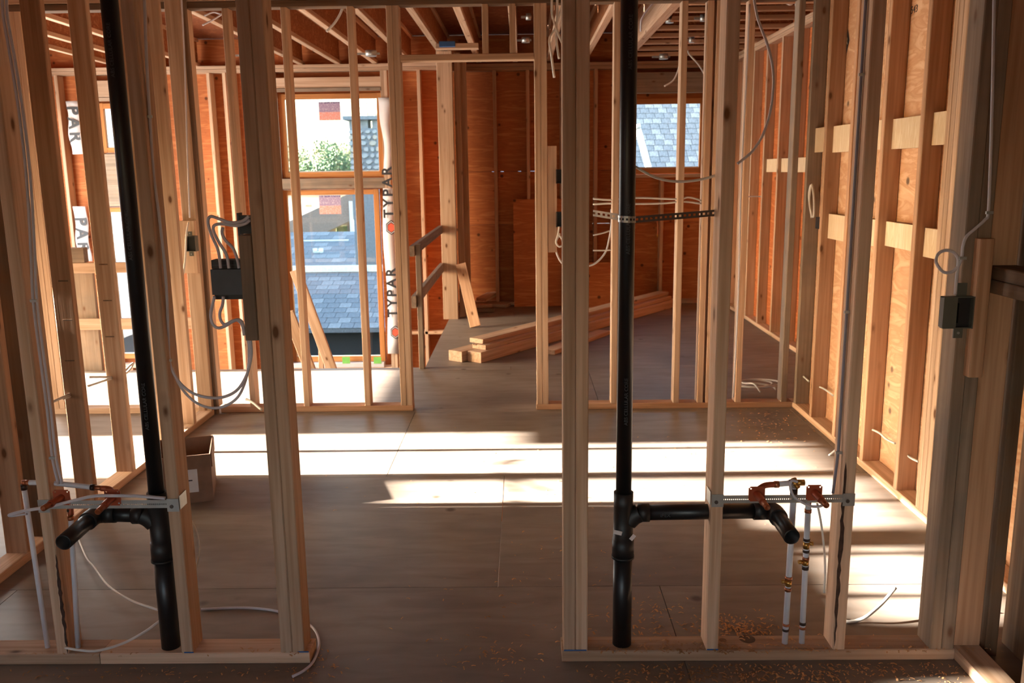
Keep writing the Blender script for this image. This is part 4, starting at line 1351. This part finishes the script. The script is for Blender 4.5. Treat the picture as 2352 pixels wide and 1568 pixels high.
# ------------------------------------------------------------------ loose things on the floor
# cardboard carton
cb0 = at(424, 1157, Z=0)
cbx1 = at(491, 1153, Z=0).x
cx0, cx1, cy0 = cbx1 - 0.26, cbx1, cb0.y
ch_ = at(460, 1048, Y=cy0).z
cy1 = cy0 + (at(460, 999, Z=ch_).y - cy0) * 0.92
cart = empty('cardboard_box', ((cx0 + cx1) / 2, cy0, 0), 'open brown cardboard box with a white label on the floor', 'box')
LC = cart.location
multi('body', [(cx0, cx1, cy0, cy0 + 0.005, 0.001, ch_), (cx0, cx1, cy1 - 0.005, cy1, 0.001, ch_), (cx0, cx0 + 0.005, cy0 + .005, cy1 - .005, 0.001, ch_), (cx1 - 0.005, cx1, cy0 + .005, cy1 - .005, 0.001, ch_), (cx0 + .005, cx1 - .005, cy0 + .005, cy1 - .005, 0.001, 0.006)], 'carton', cart, LC)
a, b = at(428, 1080, Y=cy0), at(455, 1132, Y=cy0)
bx('flap', cx1 + 0.0005, cx1 + 0.0045, cy0 + 0.02, cy1 - 0.01, ch_ - 0.07, ch_ - 0.002, 'carton', cart, ch=0.0005)
bx('flap', cx0 + 0.01, cx1 - 0.01, cy1 + 0.0005, cy1 + 0.0045, ch_ - 0.08, ch_ - 0.002, 'carton', cart, ch=0.0005)
multi('label', [(a.x, b.x, cy0 - 0.0012, cy0 - 0.0002, b.z, a.z)], 'paper', cart, LC)
multi('print_bar', [(a.x + .004, a.x + .022, cy0 - 0.0018, cy0 - 0.0013, (a.z + b.z) / 2, (a.z + b.z) / 2 + .006)], 'ink', cart, LC)

cart.rotation_mode = 'XYZ'
cart.rotation_euler.z = math.radians(17)

# stack of boards in the far room
pA, pB = at(1105, 834, Z=0), at(1588, 694, Z=0)
dirb = (pB - pA).normalized()
perp = Vector((-dirb.y, dirb.x, 0))
Lb = (pB - pA).length
boards = [  # along, across, height, length, width, thickness, label
    (0.00, 0.07, 0.045, 3.55, 0.14, 0.088, 'thick bottom board of the lumber pile, facing the doorway'),
    (-0.06, 0.225, 0.045, 3.5, 0.14, 0.088, 'thick bottom board of the lumber pile, on its far side'),
    (0.10, 0.10, 0.109, 3.4, 0.14, 0.038, 'flat board second from the top of the lumber pile'),
    (0.14, 0.16, 0.148, 3.4, 0.14, 0.038, 'topmost long board of the lumber pile'),
]
for al, ac, hz, ln, wd, th, lab in boards:
    o = beam('board', pA + dirb * al + perp * ac + Vector((0, 0, hz)), pA + dirb * (al + ln) + perp * ac + Vector((0, 0, hz)), wd, th, 'lumber')
    tag(o, lab, 'board', 'lumber pile in the far room')
q0, q1 = at(1258, 808, Z=0.02), at(1386, 762, Z=0.02)
tag(beam('board', q0, q1, 0.14, 0.038, 'lumber'), 'short loose board on the floor in front of the lumber pile', 'board', 'lumber pile in the far room')

# sheet goods leaning against the far wall
def sheet(x0, x1, yb, zt, lean, label):
    a = Vector(((x0 + x1) / 2, yb, 0.004))
    b = Vector(((x0 + x1) / 2, yb + lean, zt))
    o = beam('plywood_sheet', a, b, x1 - x0, 0.015, 'sheathing', up=Vector((0, -1, 0)), ch=0.0006)
    return tag(o, label, 'plywood sheet')


xa, xb = at(1181, 680, Y=9.95).x, at(1330, 680, Y=9.95).x
sheet(xa, xb, 9.95, at(1200, 458, Y=10.0).z, 0.12, 'tall red plywood sheet leaning at the dark far wall')
xa, xb = at(1300, 660, Y=9.82).x, at(1420, 660, Y=9.82).x
sheet(xa, xb, 9.82, at(1380, 604, Y=9.85).z, 0.10, 'low red plywood sheet leaning in front of the tall one')
a, b = at(1092, 752, Z=0), at(1058, 606, Y=9.12)
tag(beam('plywood_strip', a + Vector((0, 0, .01)), b, 0.11, 0.014, 'red_lumber', up=Vector((0, -1, 0.2))), 'narrow plywood strip leaning on the stair corner post', 'plywood strip')
for i, (px, py, ln, rz, lab) in enumerate(((1098, 690, 0.30, 0.3, 'pale offcut flat in the heap by the corner post'), (1120, 684, 0.26, 1.0, 'offcut tilted across the heap by the corner post'), (1142, 688, 0.28, -0.4, 'outermost offcut of the heap by the corner post'), (1112, 700, 0.22, 0.1, 'small dark offcut at the front of the heap'))):
    p = at(px, py + 12, Z=0.02)
    d = Vector((math.cos(rz), math.sin(rz), 0.18 if i == 1 else 0)) * ln / 2
    p.z = 0.1 if i == 1 else 0.022
    tag(beam('offcut', p - d, p + d, 0.14 if i < 3 else .09, 0.038, 'dark_lumber' if i == 3 else 'lumber'), lab, 'offcut', 'offcuts by the stair corner')

# guard rails of the stairwell
xg = at(971, 843, Z=0).x
gr = empty('guard_rail', (xg, STAIR_Y + 0.03, 0), 'rough two rail guard at the stair opening beside the doorway', 'guard rail')
bx('post', xg - 0.02, xg + 0.02, STAIR_Y - 0.06, STAIR_Y - 0.022 + .04, 0.0005, at(971, 560, Y=STAIR_Y).z, 'grey_lumber', gr)
for n1, n2, f1, f2 in ((562, 586, 527, 545), (676, 703, 612, 632)):
    z0 = at(963, n2, Y=STAIR_Y).z
    z1 = at(963, n1, Y=STAIR_Y).z
    beam('rail', (xg - 0.041, STAIR_Y - 0.10, (z0 + z1) / 2), (xg - 0.041, 9.148, (z0 + z1) / 2 + 0.01), 0.038, z1 - z0, 'grey_lumber', gr)
gx0, gx1 = at(184, 800, Y=STAIR_Y).x, at(231, 800, Y=STAIR_Y).x
g2 = empty('guard_rail', ((gx0 + gx1) / 2, STAIR_Y, 0), 'rough guard with a broad post seen between the partition studs', 'guard rail')
bx('post', gx0, gx1, STAIR_Y - 0.005, STAIR_Y + 0.033, 0.0005, at(200, 626, Y=STAIR_Y).z, 'grey_lumber', g2)
for n1, n2 in ((603, 627), (732, 757)):
    z0, z1 = at(200, n2, Y=STAIR_Y - .03).z, at(200, n1, Y=STAIR_Y - .03).z
    bx('rail', at(150, n1, Y=STAIR_Y).x, at(470, n1, Y=STAIR_Y).x, STAIR_Y - 0.044, STAIR_Y - 0.006, z0, z1, 'lumber', g2)
z0, z1 = at(200, 602, Y=STAIR_Y).z, at(200, 568, Y=STAIR_Y).z
bx('block', gx0 - .03, gx0 + 0.13, STAIR_Y - 0.04, STAIR_Y + 0.03, z0 + .001, z1, 'grey_lumber', g2)

# boards standing in the stairwell
def stair_board(a, b, w, lab, ext=1.2):
    a, b = Vector(a), Vector(b)
    d = (b - a).normalized()
    o = beam('stair_brace', a, b + d * ext, w, 0.038, 'lumber', up=Vector((0, -1, 0)))
    tag(o, lab, 'board', 'boards standing in the stairwell')


stair_board(at(678, 620, Y=8.6), at(762, 848, Y=8.6), 0.105, 'long slanting board in the stairwell before the tall window')
stair_board(at(662, 716, Y=7.7), at(712, 848, Y=7.7), 0.10, 'shorter slanting board in the stairwell behind the slim stud')
stair_board(at(738, 765, Y=8.7), at(738, 848, Y=8.7), 0.05, 'upright stick in the stairwell under the slanting board')

# house wrap strips round the windows
def wrap(name, x0, x1, ztop, zbot, lab, texts, curl=0.0, faint=False):
    y = BY0 - 0.012
    t = empty(name, ((x0 + x1) / 2, y, zbot), lab, 'house wrap')
    n = 14
    v, f = [], []
    for i in range(n + 1):
        q = i / n
        z = (ztop - zbot) * q
        w = 0.012 * math.sin(q * 9 + x0) + curl * q ** 3
        v += [(x0 + w, y + 0.004 * math.sin(q * 14), zbot + z), (x1 + w * 0.6 - curl * q ** 4 * 1.6, y - 0.03 + 0.008 * math.sin(q * 11 + 1), zbot + z)]
    v2 = [(p[0], p[1] + 0.0012, p[2]) for p in v]
    k_ = len(v)
    for i in range(n):
        f.append((2 * i, 2 * i + 1, 2 * i + 3, 2 * i + 2))
        f.append((k_ + 2 * i, k_ + 2 * i + 2, k_ + 2 * i + 3, k_ + 2 * i + 1))
        f.append((2 * i, 2 * i + 2, k_ + 2 * i + 2, k_ + 2 * i))
        f.append((2 * i + 1, k_ + 2 * i + 1, k_ + 2 * i + 3, 2 * i + 3))
    f += [(0, k_, k_ + 1, 1), (2 * n, 2 * n + 1, k_ + 2 * n + 1, k_ + 2 * n)]
    loc = Vector(t.location)
    link('film', [Vector(p) - loc for p in v + v2], f, 'wrap', t, loc, smooth=True)
    for kind, zc, size, xd in texts:
        xm_ = (x0 + x1) / 2
        yl = y - 0.034
        if kind == 'hex':
            for r_, mt, dy in ((size, 'ink', 0), (size * 0.85, 'wrap', 0.001), (size * .74, 'ink', 0.002), (size * .62, 'red_ink', 0.003)):
                vv = [(math.cos(math.pi / 3 * s_ + math.pi / 6) * r_ * 0.8, -h_, math.sin(math.pi / 3 * s_ + math.pi / 6) * r_) for h_ in (0, 0.001) for s_ in range(6)]
                ff = [(s_, (s_ + 1) % 6, (s_ + 1) % 6 + 6, s_ + 6) for s_ in range(6)] + [tuple(range(6, 12)), tuple(range(5, -1, -1))]
                link('emblem', vv, ff, mt, t, (xm_ + 0.02, yl - dy * 1.2, zc))
        else:
            lettering('lettering', kind, size, 'ink', t, (xm_, yl, zc), (0, 0, xd), (-xd, 0, 0), bold=size * 0.03, spacing=1.35)
    return t


ww = lambda px, py: at(px, py, Y=BY0 - 0.02)
wrap('house_wrap', ww(884, 600).x, ww(913, 600).x, ww(890, 432).z, ww(890, 812).z, 'long white house wrap strip lettered TYPAR with red hexagons', [('hex', ww(895, 522).z, 0.085, 1), ('hex', ww(900, 762).z, 0.08, 1), ('TYPAR', ww(895, 672).z, 0.155, 1), ('TYPAR', ww(890, 442).z, 0.155, 1)])
wrap('house_wrap', ww(879, 300).x, ww(899, 300).x, ww(890, 224).z, ww(890, 398).z, 'curled plain white house wrap beside the upper stair window', [], curl=-0.05)
wrap('house_wrap', ww(158, 300).x, ww(189, 300).x, ww(180, 232).z, ww(180, 354).z, 'white house wrap strip lettered PAR, upper one between partition studs', [('PAR', ww(180, 285).z, 0.185, -1)])
wrap('house_wrap', ww(174, 540).x, ww(206, 540).x, ww(190, 474).z, ww(190, 600).z, 'white house wrap strip lettered PAR, lower one between partition studs', [('PAR', ww(195, 538).z, 0.185, -1)])

# stamps printed on the boards
lettering('lettering', '543', 0.048, 'ink', right, at(2100, 22, X=RX1 - 0.0005), (0, -1, 0), (0, 0, 1))
p = at(1945, 95, X=RX1 - 0.0005)
for s_, mt in ((0.075, 'ink'),):
    vv = [(-h_, -math.cos(math.pi / 2 * q) * s_ * .55, math.sin(math.pi / 2 * q) * s_) for h_ in (0, 0.0006) for q in range(4)]
    link('emblem', vv, [(4, 5, 6, 7), (3, 2, 1, 0)] + [(q, (q + 1) % 4, (q + 1) % 4 + 4, q + 4) for q in range(4)], mt, right, p)
lettering('lettering', 'R', 0.06, 'ply_pale', right, p - Vector((0.0012, 0, 0)), (0, -1, 0), (0, 0, 1))
for px, py, y in ((237, 607, 4.277), (247, 690, 4.277), (145, 645, 3.867), (155, 735, 3.867), (252, 773, 4.277), (160, 828, 3.867)):
    q = at(px, py, Y=y)
    multi('pencil_mark', [(q.x - 0.022, q.x + 0.022, y - 0.0004, y + 0.0004, q.z - 0.003, q.z + 0.003)], 'dark_lumber', left, q)

# ------------------------------------------------------------------ wood shavings, nobody could count them
def shavings():
    v, f = [], []
    rnd = random.Random(11)

    def flake(c, s):
        an, w = rnd.uniform(0, 6.28), s * rnd.uniform(0.35, 0.7)
        d, e = Vector((math.cos(an), math.sin(an), 0)), Vector((-math.sin(an), math.cos(an), rnd.uniform(-.3, .3)))
        n0 = len(v)
        cu = rnd.uniform(0.2, 0.6)
        for q in (-1, 0, 1):
            h = s * cu * (1 - q * q) * 0.8 + 0.001
            for g in (-1, 1):
                v.append(c + d * (q * s) + e * (g * w * 0.5) + Vector((0, 0, h)))
        f.extend([(n0, n0 + 2, n0 + 3, n0 + 1), (n0 + 2, n0 + 4, n0 + 5, n0 + 3)])

    def spot(px, py, n, sxp, syp, s0, s1):
        for _ in range(n):
            p_ = at(px + rnd.gauss(0, sxp), min(1640, py + rnd.gauss(0, syp)), Z=0.001)
            if NY0 - 0.02 < p_.y < NY1 + 0.02 and (p_.x > 0.09 or p_.x < -0.69):
                p_.z = 0.039
            flake(p_, rnd.uniform(s0, s1))
    spot(1660, 1555, 520, 190, 26, 0.004, 0.010)
    spot(1560, 1515, 160, 120, 12, 0.004, 0.010)
    spot(1900, 1530, 220, 120, 20, 0.003, 0.008)
    spot(1490, 1420, 120, 60, 30, 0.004, 0.011)
    spot(1700, 1440, 190, 50, 14, 0.004, 0.010)
    spot(1780, 965, 170, 60, 22, 0.005, 0.012)
    spot(1700, 1000, 60, 120, 30, 0.005, 0.011)
    spot(1130, 1500, 60, 60, 25, 0.004, 0.010)
    spot(1200, 1400, 50, 160, 70, 0.004, 0.009)
    spot(1350, 1300, 60, 120, 60, 0.004, 0.010)
    spot(300, 1545, 120, 200, 14, 0.003, 0.008)
    spot(700, 1530, 50, 60, 20, 0.004, 0.010)
    spot(2160, 1540, 120, 50, 20, 0.003, 0.007)
    spot(2250, 1530, 60, 25, 16, 0.003, 0.006)
    spot(1100, 1100, 80, 500, 60, 0.004, 0.009)
    o = link('wood_shavings', v, f, 'shaving')
    tag(o, 'curled pale wood shavings scattered over the floor and plates', 'shavings', kind='stuff')


shavings()

# ------------------------------------------------------------------ outdoors beyond the windows
g = structure('ground')
bx('lawn', -70, 70, 10.6, 120, -5.6, -5.5, 'soil', g, axis='x')


def shingle_roof(parent, xa, xb, y0, z0, y1, z1, n_rows, tab, vis, rnd):
    """Courses of lapped shingles; those seen through the window are pieces of their own."""
    sl = Vector((0, y1 - y0, z1 - z0))
    ln = sl.length
    u = sl / ln
    nrm = Vector((0, -u.z, u.y))
    ex = ln / n_rows
    meshes = []
    for k_ in range(6):
        w_, h_ = tab - 0.012, ex * 1.12
        t_ = 0.008 + 0.006 * rnd.random()
        vv = [(-w_ / 2, 0, 0), (w_ / 2, 0, 0), (w_ / 2, 0, -t_), (-w_ / 2, 0, -t_)]
        ve = [Vector((x_, 0, 0)) + u * s_ + nrm * (t2 if s_ == 0 else 0.004) for x_ in (-w_ / 2, w_ / 2) for s_, t2 in ((0, t_), (h_, 0))]
        vb = [Vector((x_, 0, 0)) + u * s_ for x_ in (-w_ / 2, w_ / 2) for s_ in (0, h_)]
        me = bpy.data.meshes.new('shingle')
        me.from_pydata([tuple(p_) for p_ in ve + vb], [], [(0, 2, 3, 1), (0, 4, 6, 2), (2, 6, 7, 3), (3, 7, 5, 1), (1, 5, 4, 0), (4, 5, 7, 6)])
        me.materials.append(M['shingle'] if k_ % 3 else M['shingle_b'])
        meshes.append(me)
    sv, sf = [], []
    r0 = root_of(parent)
    for r_ in range(n_rows):
        base = Vector((0, y0, z0)) + u * (ex * r_)
        x = xa + (tab * 0.5 if r_ % 2 else 0) + rnd.uniform(-.06, .06)
        while x < xb:
            p_ = base + Vector((x, 0, 0))
            me = rnd.choice(meshes)
            if vis[0] < x < vis[1]:
                o = bpy.data.objects.new('shingle', me)
                C.objects.link(o)
                place(o, parent, p_)
            else:
                n0 = len(sv)
                sv += [p_ - r0 + q_.co for q_ in me.vertices]
                sf += [tuple(n0 + i for i in pl.vertices) for pl in me.polygons]
            x += tab
    if sv:
        s_ = link('shingle_field', sv, sf, 'shingle', parent, r0)
        s_['kind'] = 'stuff'


rn = random.Random(5)
y0, y1 = 20.0, 23.5
z0, z1 = at(780, 754, Y=y0).z, at(780, 626, Y=y1).z
nb = empty('neighbor_house', (-5, y0, -5.5), 'low neighboring house with a grey shingle roof below the tall window', 'house')
bx('wall', -12.3, -1.5, y0 + 0.35, y0 + 0.5, -5.5, z0 - 0.12, 'dark_wall', nb, axis='x')
bx('roof_deck', -12.3, -1.5, y0 + 0.05, y0 + 0.3, z0 - 0.12, z0 - 0.02, 'dark_wall', nb, axis='x')
link('roof_slope', [(-12.3, y0, z0 - .01), (-1.5, y0, z0 - .01), (-1.5, y1, z1 - .01), (-12.3, y1, z1 - .01), (-12.3, y0, z0 - .1), (-1.5, y0, z0 - .1), (-1.5, y1, z1 - .1), (-12.3, y1, z1 - .1)], [(0, 1, 2, 3), (7, 6, 5, 4), (0, 4, 5, 1), (2, 6, 7, 3), (1, 5, 6, 2), (3, 7, 4, 0)], 'shingle', nb, (0, 0, 0))
shingle_roof(nb, -12.2, -1.6, y0, z0, y1, z1, 12, 0.30, (-6.3, -3.0), rn)
zr = at(780, 624, Y=y1).z
zr1 = at(780, 610, Y=y1).z
bx('ridge_flashing', -12.3, -1.5, y1 - 0.02, y1 + 0.1, zr, zr1, 'flashing', nb, axis='x')
# second roof plane behind
yy0, yy1 = 25.0, 28.5
zz0, zz1 = at(780, 612, Y=yy0).z, at(780, 533, Y=yy1).z
nb2 = empty('neighbor_house', (-6, yy0, -5.5), 'taller blue grey neighboring roof with vents behind the low one', 'house')
link('roof_slope', [(-12.3, yy0, zz0), (-1.5, yy0, zz0), (-1.5, yy1, zz1), (-12.3, yy1, zz1), (-12.3, yy0, zz0 - .15), (-1.5, yy0, zz0 - .15), (-1.5, yy1, zz1 - .15), (-12.3, yy1, zz1 - .15)], [(0, 1, 2, 3), (7, 6, 5, 4), (0, 4, 5, 1), (2, 6, 7, 3), (1, 5, 6, 2), (3, 7, 4, 0)], 'shingle', nb2, (0, 0, 0))
shingle_roof(nb2, -9.0, -1.6, yy0, zz0, yy1, zz1, 9, 0.42, (-7.6, -3.8), rn)
bx('wall', -12.3, -1.5, yy0 + .3, yy1, -5.5, zz0 - 0.05, 'brown_paint', nb2, axis='x')
for (x0, yp, x1, yq, Yv) in ((722, 578, 741, 597, 26.3), (765, 588, 872, 597, 26.2), (690, 552, 800, 557, 27.5)):
    a, b = at(x0, yp, Y=Yv), at(x1, yq, Y=Yv)
    bx('roof_vent' if x1 - x0 < 30 else 'flashing', a.x, b.x, Yv, Yv + 0.25, b.z - 0.15, a.z, 'flashing', nb2, axis='x')
for px in (724, 737):
    a = at(px, 575, Y=26.35)
    tube('vent_cap', [a + Vector((0, 0, -.12)), a + Vector((0, 0, 0.06))], 0.07, 'flashing', nb2, seg=10, curved=False)
# houses further out
Yh = 36.0
hb = empty('distant_house', (-10, Yh, -5.5), 'brown gabled house far behind the grey roofs', 'house')
a, b = at(690, 527, Y=Yh), at(814, 470, Y=Yh)
beam('roof', a + Vector((-1.2, 0, -.55)), b + Vector((.2, 0, 0.05)), 0.9, 1.0, 'brown_paint', hb, up=Vector((0, 0, 1)))
bx('wall', a.x + 0.6, b.x + .3, Yh + .8, Yh + 4, -5.5, at(760, 497, Y=Yh).z, 'brown_paint', hb, axis='x')
c_, d_ = at(772, 519, Y=Yh + .7), at(797, 540, Y=Yh + .7)
bx('window', c_.x, d_.x, Yh + .72, Yh + .80, d_.z, c_.z, 'leaf_b', hb, axis='z')
c_, d_ = at(801, 462, Y=Yh - .5), at(813, 545, Y=Yh - .5)
bx('downpipe', c_.x, d_.x, Yh - .5, Yh - .3, d_.z, c_.z, 'white_paint', hb, axis='z')
hw = empty('distant_house', (-14, 48, -5.5), 'white house furthest away in the tall window', 'house')
a, b = at(655, 452, Y=48), at(900, 540, Y=48)
bx('wall', a.x - 2, b.x, 48, 54, -5.5, a.z, 'white_paint', hw, axis='x')
bx('eave', a.x - 2.4, b.x + .3, 47.6, 54, a.z, a.z + 0.25, 'brown_paint', hw, axis='x')
c_, d_ = at(701, 470, Y=47.9), at(715, 475, Y=47.9)
bx('window', c_.x, d_.x, 47.9, 48.0, d_.z, c_.z, 'brown_paint', hw, axis='x')

# fieldstone chimney
Yc = 24.1
a, b = at(799, 300, Y=Yc), at(876, 470, Y=Yc)
chx0, chx1, chz1, chz0 = a.x, b.x, at(840, 294, Y=Yc).z, -2.2
chm = empty('stone_chimney', ((chx0 + chx1) / 2, Yc, chz0), 'grey fieldstone chimney in the upper stair window', 'chimney')
bx('core', chx0 + .04, chx1 - .04, Yc + .04, Yc + 0.7, chz0, chz1, 'mortar', chm, axis='z')
rs_ = random.Random(9)
z = 1.0
while z < chz1 - 0.06:
    hrow = rs_.uniform(0.12, 0.19)
    x = chx0
    while x < chx1 - 0.05:
        w_ = min(rs_.uniform(0.13, 0.26), chx1 - x)
        n0 = 7
        cx_, cz_ = x + w_ / 2, z + hrow / 2
        vv = []
        for q in range(n0):
            an = 2 * math.pi * q / n0
            jr = rs_.uniform(0.8, 1.02)
            vv.append((math.cos(an) * w_ * 0.5 * jr, 0, math.sin(an) * hrow * 0.52 * jr))
        vf = [(p_[0] * 0.75, -0.05, p_[2] * 0.75) for p_ in vv]
        ff = [(q, (q + 1) % n0, (q + 1) % n0 + n0, q + n0) for q in range(n0)] + [tuple(range(n0, 2 * n0))]
        link('stone', vv + vf, ff, 'stone' if rs_.random() < .65 else 'stone_b', chm, (cx_, Yc + 0.04, cz_))
        x += w_
    z += hrow
for x0, x1 in ((chx0 + .02, chx0 + .18), ((chx0 + chx1) / 2 - .1, (chx0 + chx1) / 2 + .12), (chx1 - .18, chx1 - .02)):
    bx('cap_pier', x0, x1, Yc + .1, Yc + .6, chz1, chz1 + 0.22, 'stone', chm, axis='z')
bx('cap_slab', chx0 - .12, chx1 + .12, Yc - .05, Yc + .8, chz1 + .221, chz1 + 0.32, 'mortar', chm, axis='x')

# roof that fills the small far window
y0, y1 = 16.0, 20.5
z0, z1 = 0.9, 4.4
nb3 = empty('neighbor_house', (3, y0, -5.5), 'steep blue grey shingle roof filling the small far window', 'house')
link('roof_slope', [(-1.2, y0, z0 - .01), (9, y0, z0 - .01), (9, y1, z1 - .01), (-1.2, y1, z1 - .01), (-1.2, y0, z0 - .1), (9, y0, z0 - .1), (9, y1, z1 - .1), (-1.2, y1, z1 - .1)], [(0, 1, 2, 3), (7, 6, 5, 4), (0, 4, 5, 1), (2, 6, 7, 3), (1, 5, 6, 2), (3, 7, 4, 0)], 'shingle', nb3, (0, 0, 0))
shingle_roof(nb3, -1.1, 8.8, y0, z0, y1, z1, 32, 0.18, (2.0, 4.0), rn)
bx('wall', -1.2, 9, y0 + .4, y0 + .6, -5.5, z0 - .08, 'white_paint', nb3, axis='x')
p0, p1 = at(1464, 290, Y=13.5), at(1494, 400, Y=13.5)
pl = empty('pole', (p1.x, 13.5, p1.z), 'white slanting pole outside the small far window', 'pole')
beam('shaft', p0, p1 + (p1 - p0) * 3, 0.09, 0.06, 'white_paint', pl, up=Vector((0, -1, 0)))
ring_on('tip', p0, p0 - p1, 0.055, 0.06, 'white_paint', pl, 10)


def tree(loc, h, r, seed, label, mat, n=2200, flat=1.0):
    rnd = random.Random(seed)
    loc = Vector(loc)
    t = empty('tree', loc, label, 'tree')
    tube('trunk', [loc, loc + Vector((0.1, 0, h * 0.5)), loc + Vector((0, 0, h * 0.85))], [0.16] * 7 + [0.12] * 6, 'bark', t, seg=8)
    for k_ in range(7):
        an = rnd.uniform(0, 6.28)
        b0 = loc + Vector((0.05, 0, h * rnd.uniform(0.45, 0.7)))
        tip = loc + Vector((math.cos(an) * r * .8, math.sin(an) * r * .8, h * rnd.uniform(.75, 1.02)))
        tube('branch', [b0, b0.lerp(tip, .5) + Vector((0, 0, .2)), tip], 0.045, 'bark', t, seg=6, n=4)
    v, f = [], []
    cl = []
    for _ in range(26):
        d_ = Vector((rnd.gauss(0, 1), rnd.gauss(0, 1), rnd.gauss(0, .8))).normalized() * r * rnd.uniform(.4, 1)
        cl.append(Vector((0, 0, h * .82)) + Vector((d_.x, d_.y, d_.z * flat)))
    for _ in range(n):
        c_ = rnd.choice(cl) + Vector((rnd.gauss(0, 1), rnd.gauss(0, 1), rnd.gauss(0, .8))) * r * .2
        a_ = Vector((rnd.gauss(0, 1), rnd.gauss(0, 1), rnd.gauss(0, 1))).normalized()
        b_ = a_.orthogonal().normalized()
        s_ = rnd.uniform(.06, .13) * max(1.0, r / 2.2)
        n0 = len(v)
        v += [c_ - a_ * s_, c_ + b_ * s_ * .5, c_ + a_ * s_, c_ - b_ * s_ * .5]
        f.append((n0, n0 + 1, n0 + 2, n0 + 3))
    o = link('foliage', v, f, mat, t, loc)
    o['kind'] = 'stuff'
    return t


for px, py, Yt, rr, sd, lab, mt_, nn in ((735, 392, 58, 1.9, 1, 'dark green bushy tree in the upper stair window', 'leaf', 5200), (683, 385, 66, 1.3, 2, 'pale bare stemmed tree at the edge of the upper stair window', 'leaf_b', 700),
                                         (790, 366, 74, 1.6, 3, 'yellow green tree against the stone chimney', 'leaf_b', 2200), (252, 300, 62, 1.7, 4, 'green tree seen between the partition studs', 'leaf', 5200), (862, 262, 82, 2.2, 6, 'tall thin leaved tree above the stone chimney', 'leaf_b', 500)):
    p = at(px, py, Y=Yt)
    tree((p.x, Yt, -5.5), (p.z + 5.5) / 0.82, rr, sd, lab, mt_, n=nn)

# unseen house blocks added to stop the low sun except through their gap
for ya, yb, lab in ((6.78, 13.0, 'unseen pale house added to block the sun, further end'), (13.6, 36.0, 'unseen broad pale house added to shade the grey roofs'), (-12.0, -1.7, 'unseen pale house added to block the sun, nearer end')):
    hs_ = empty('neighbor_house', (-15.5, (ya + yb) / 2, -5.5), lab, 'house')
    top = 8.4 if ya > 13 else 4.3
    bx('wall', -18.0, -13.0, ya, yb, -5.5, top, 'white_paint', hs_, axis='y', ch=0.001)
    bx('roof', -18.3, -12.9, ya, yb, top + .001, top + .6, 'shingle', hs_, axis='y', ch=0.2)
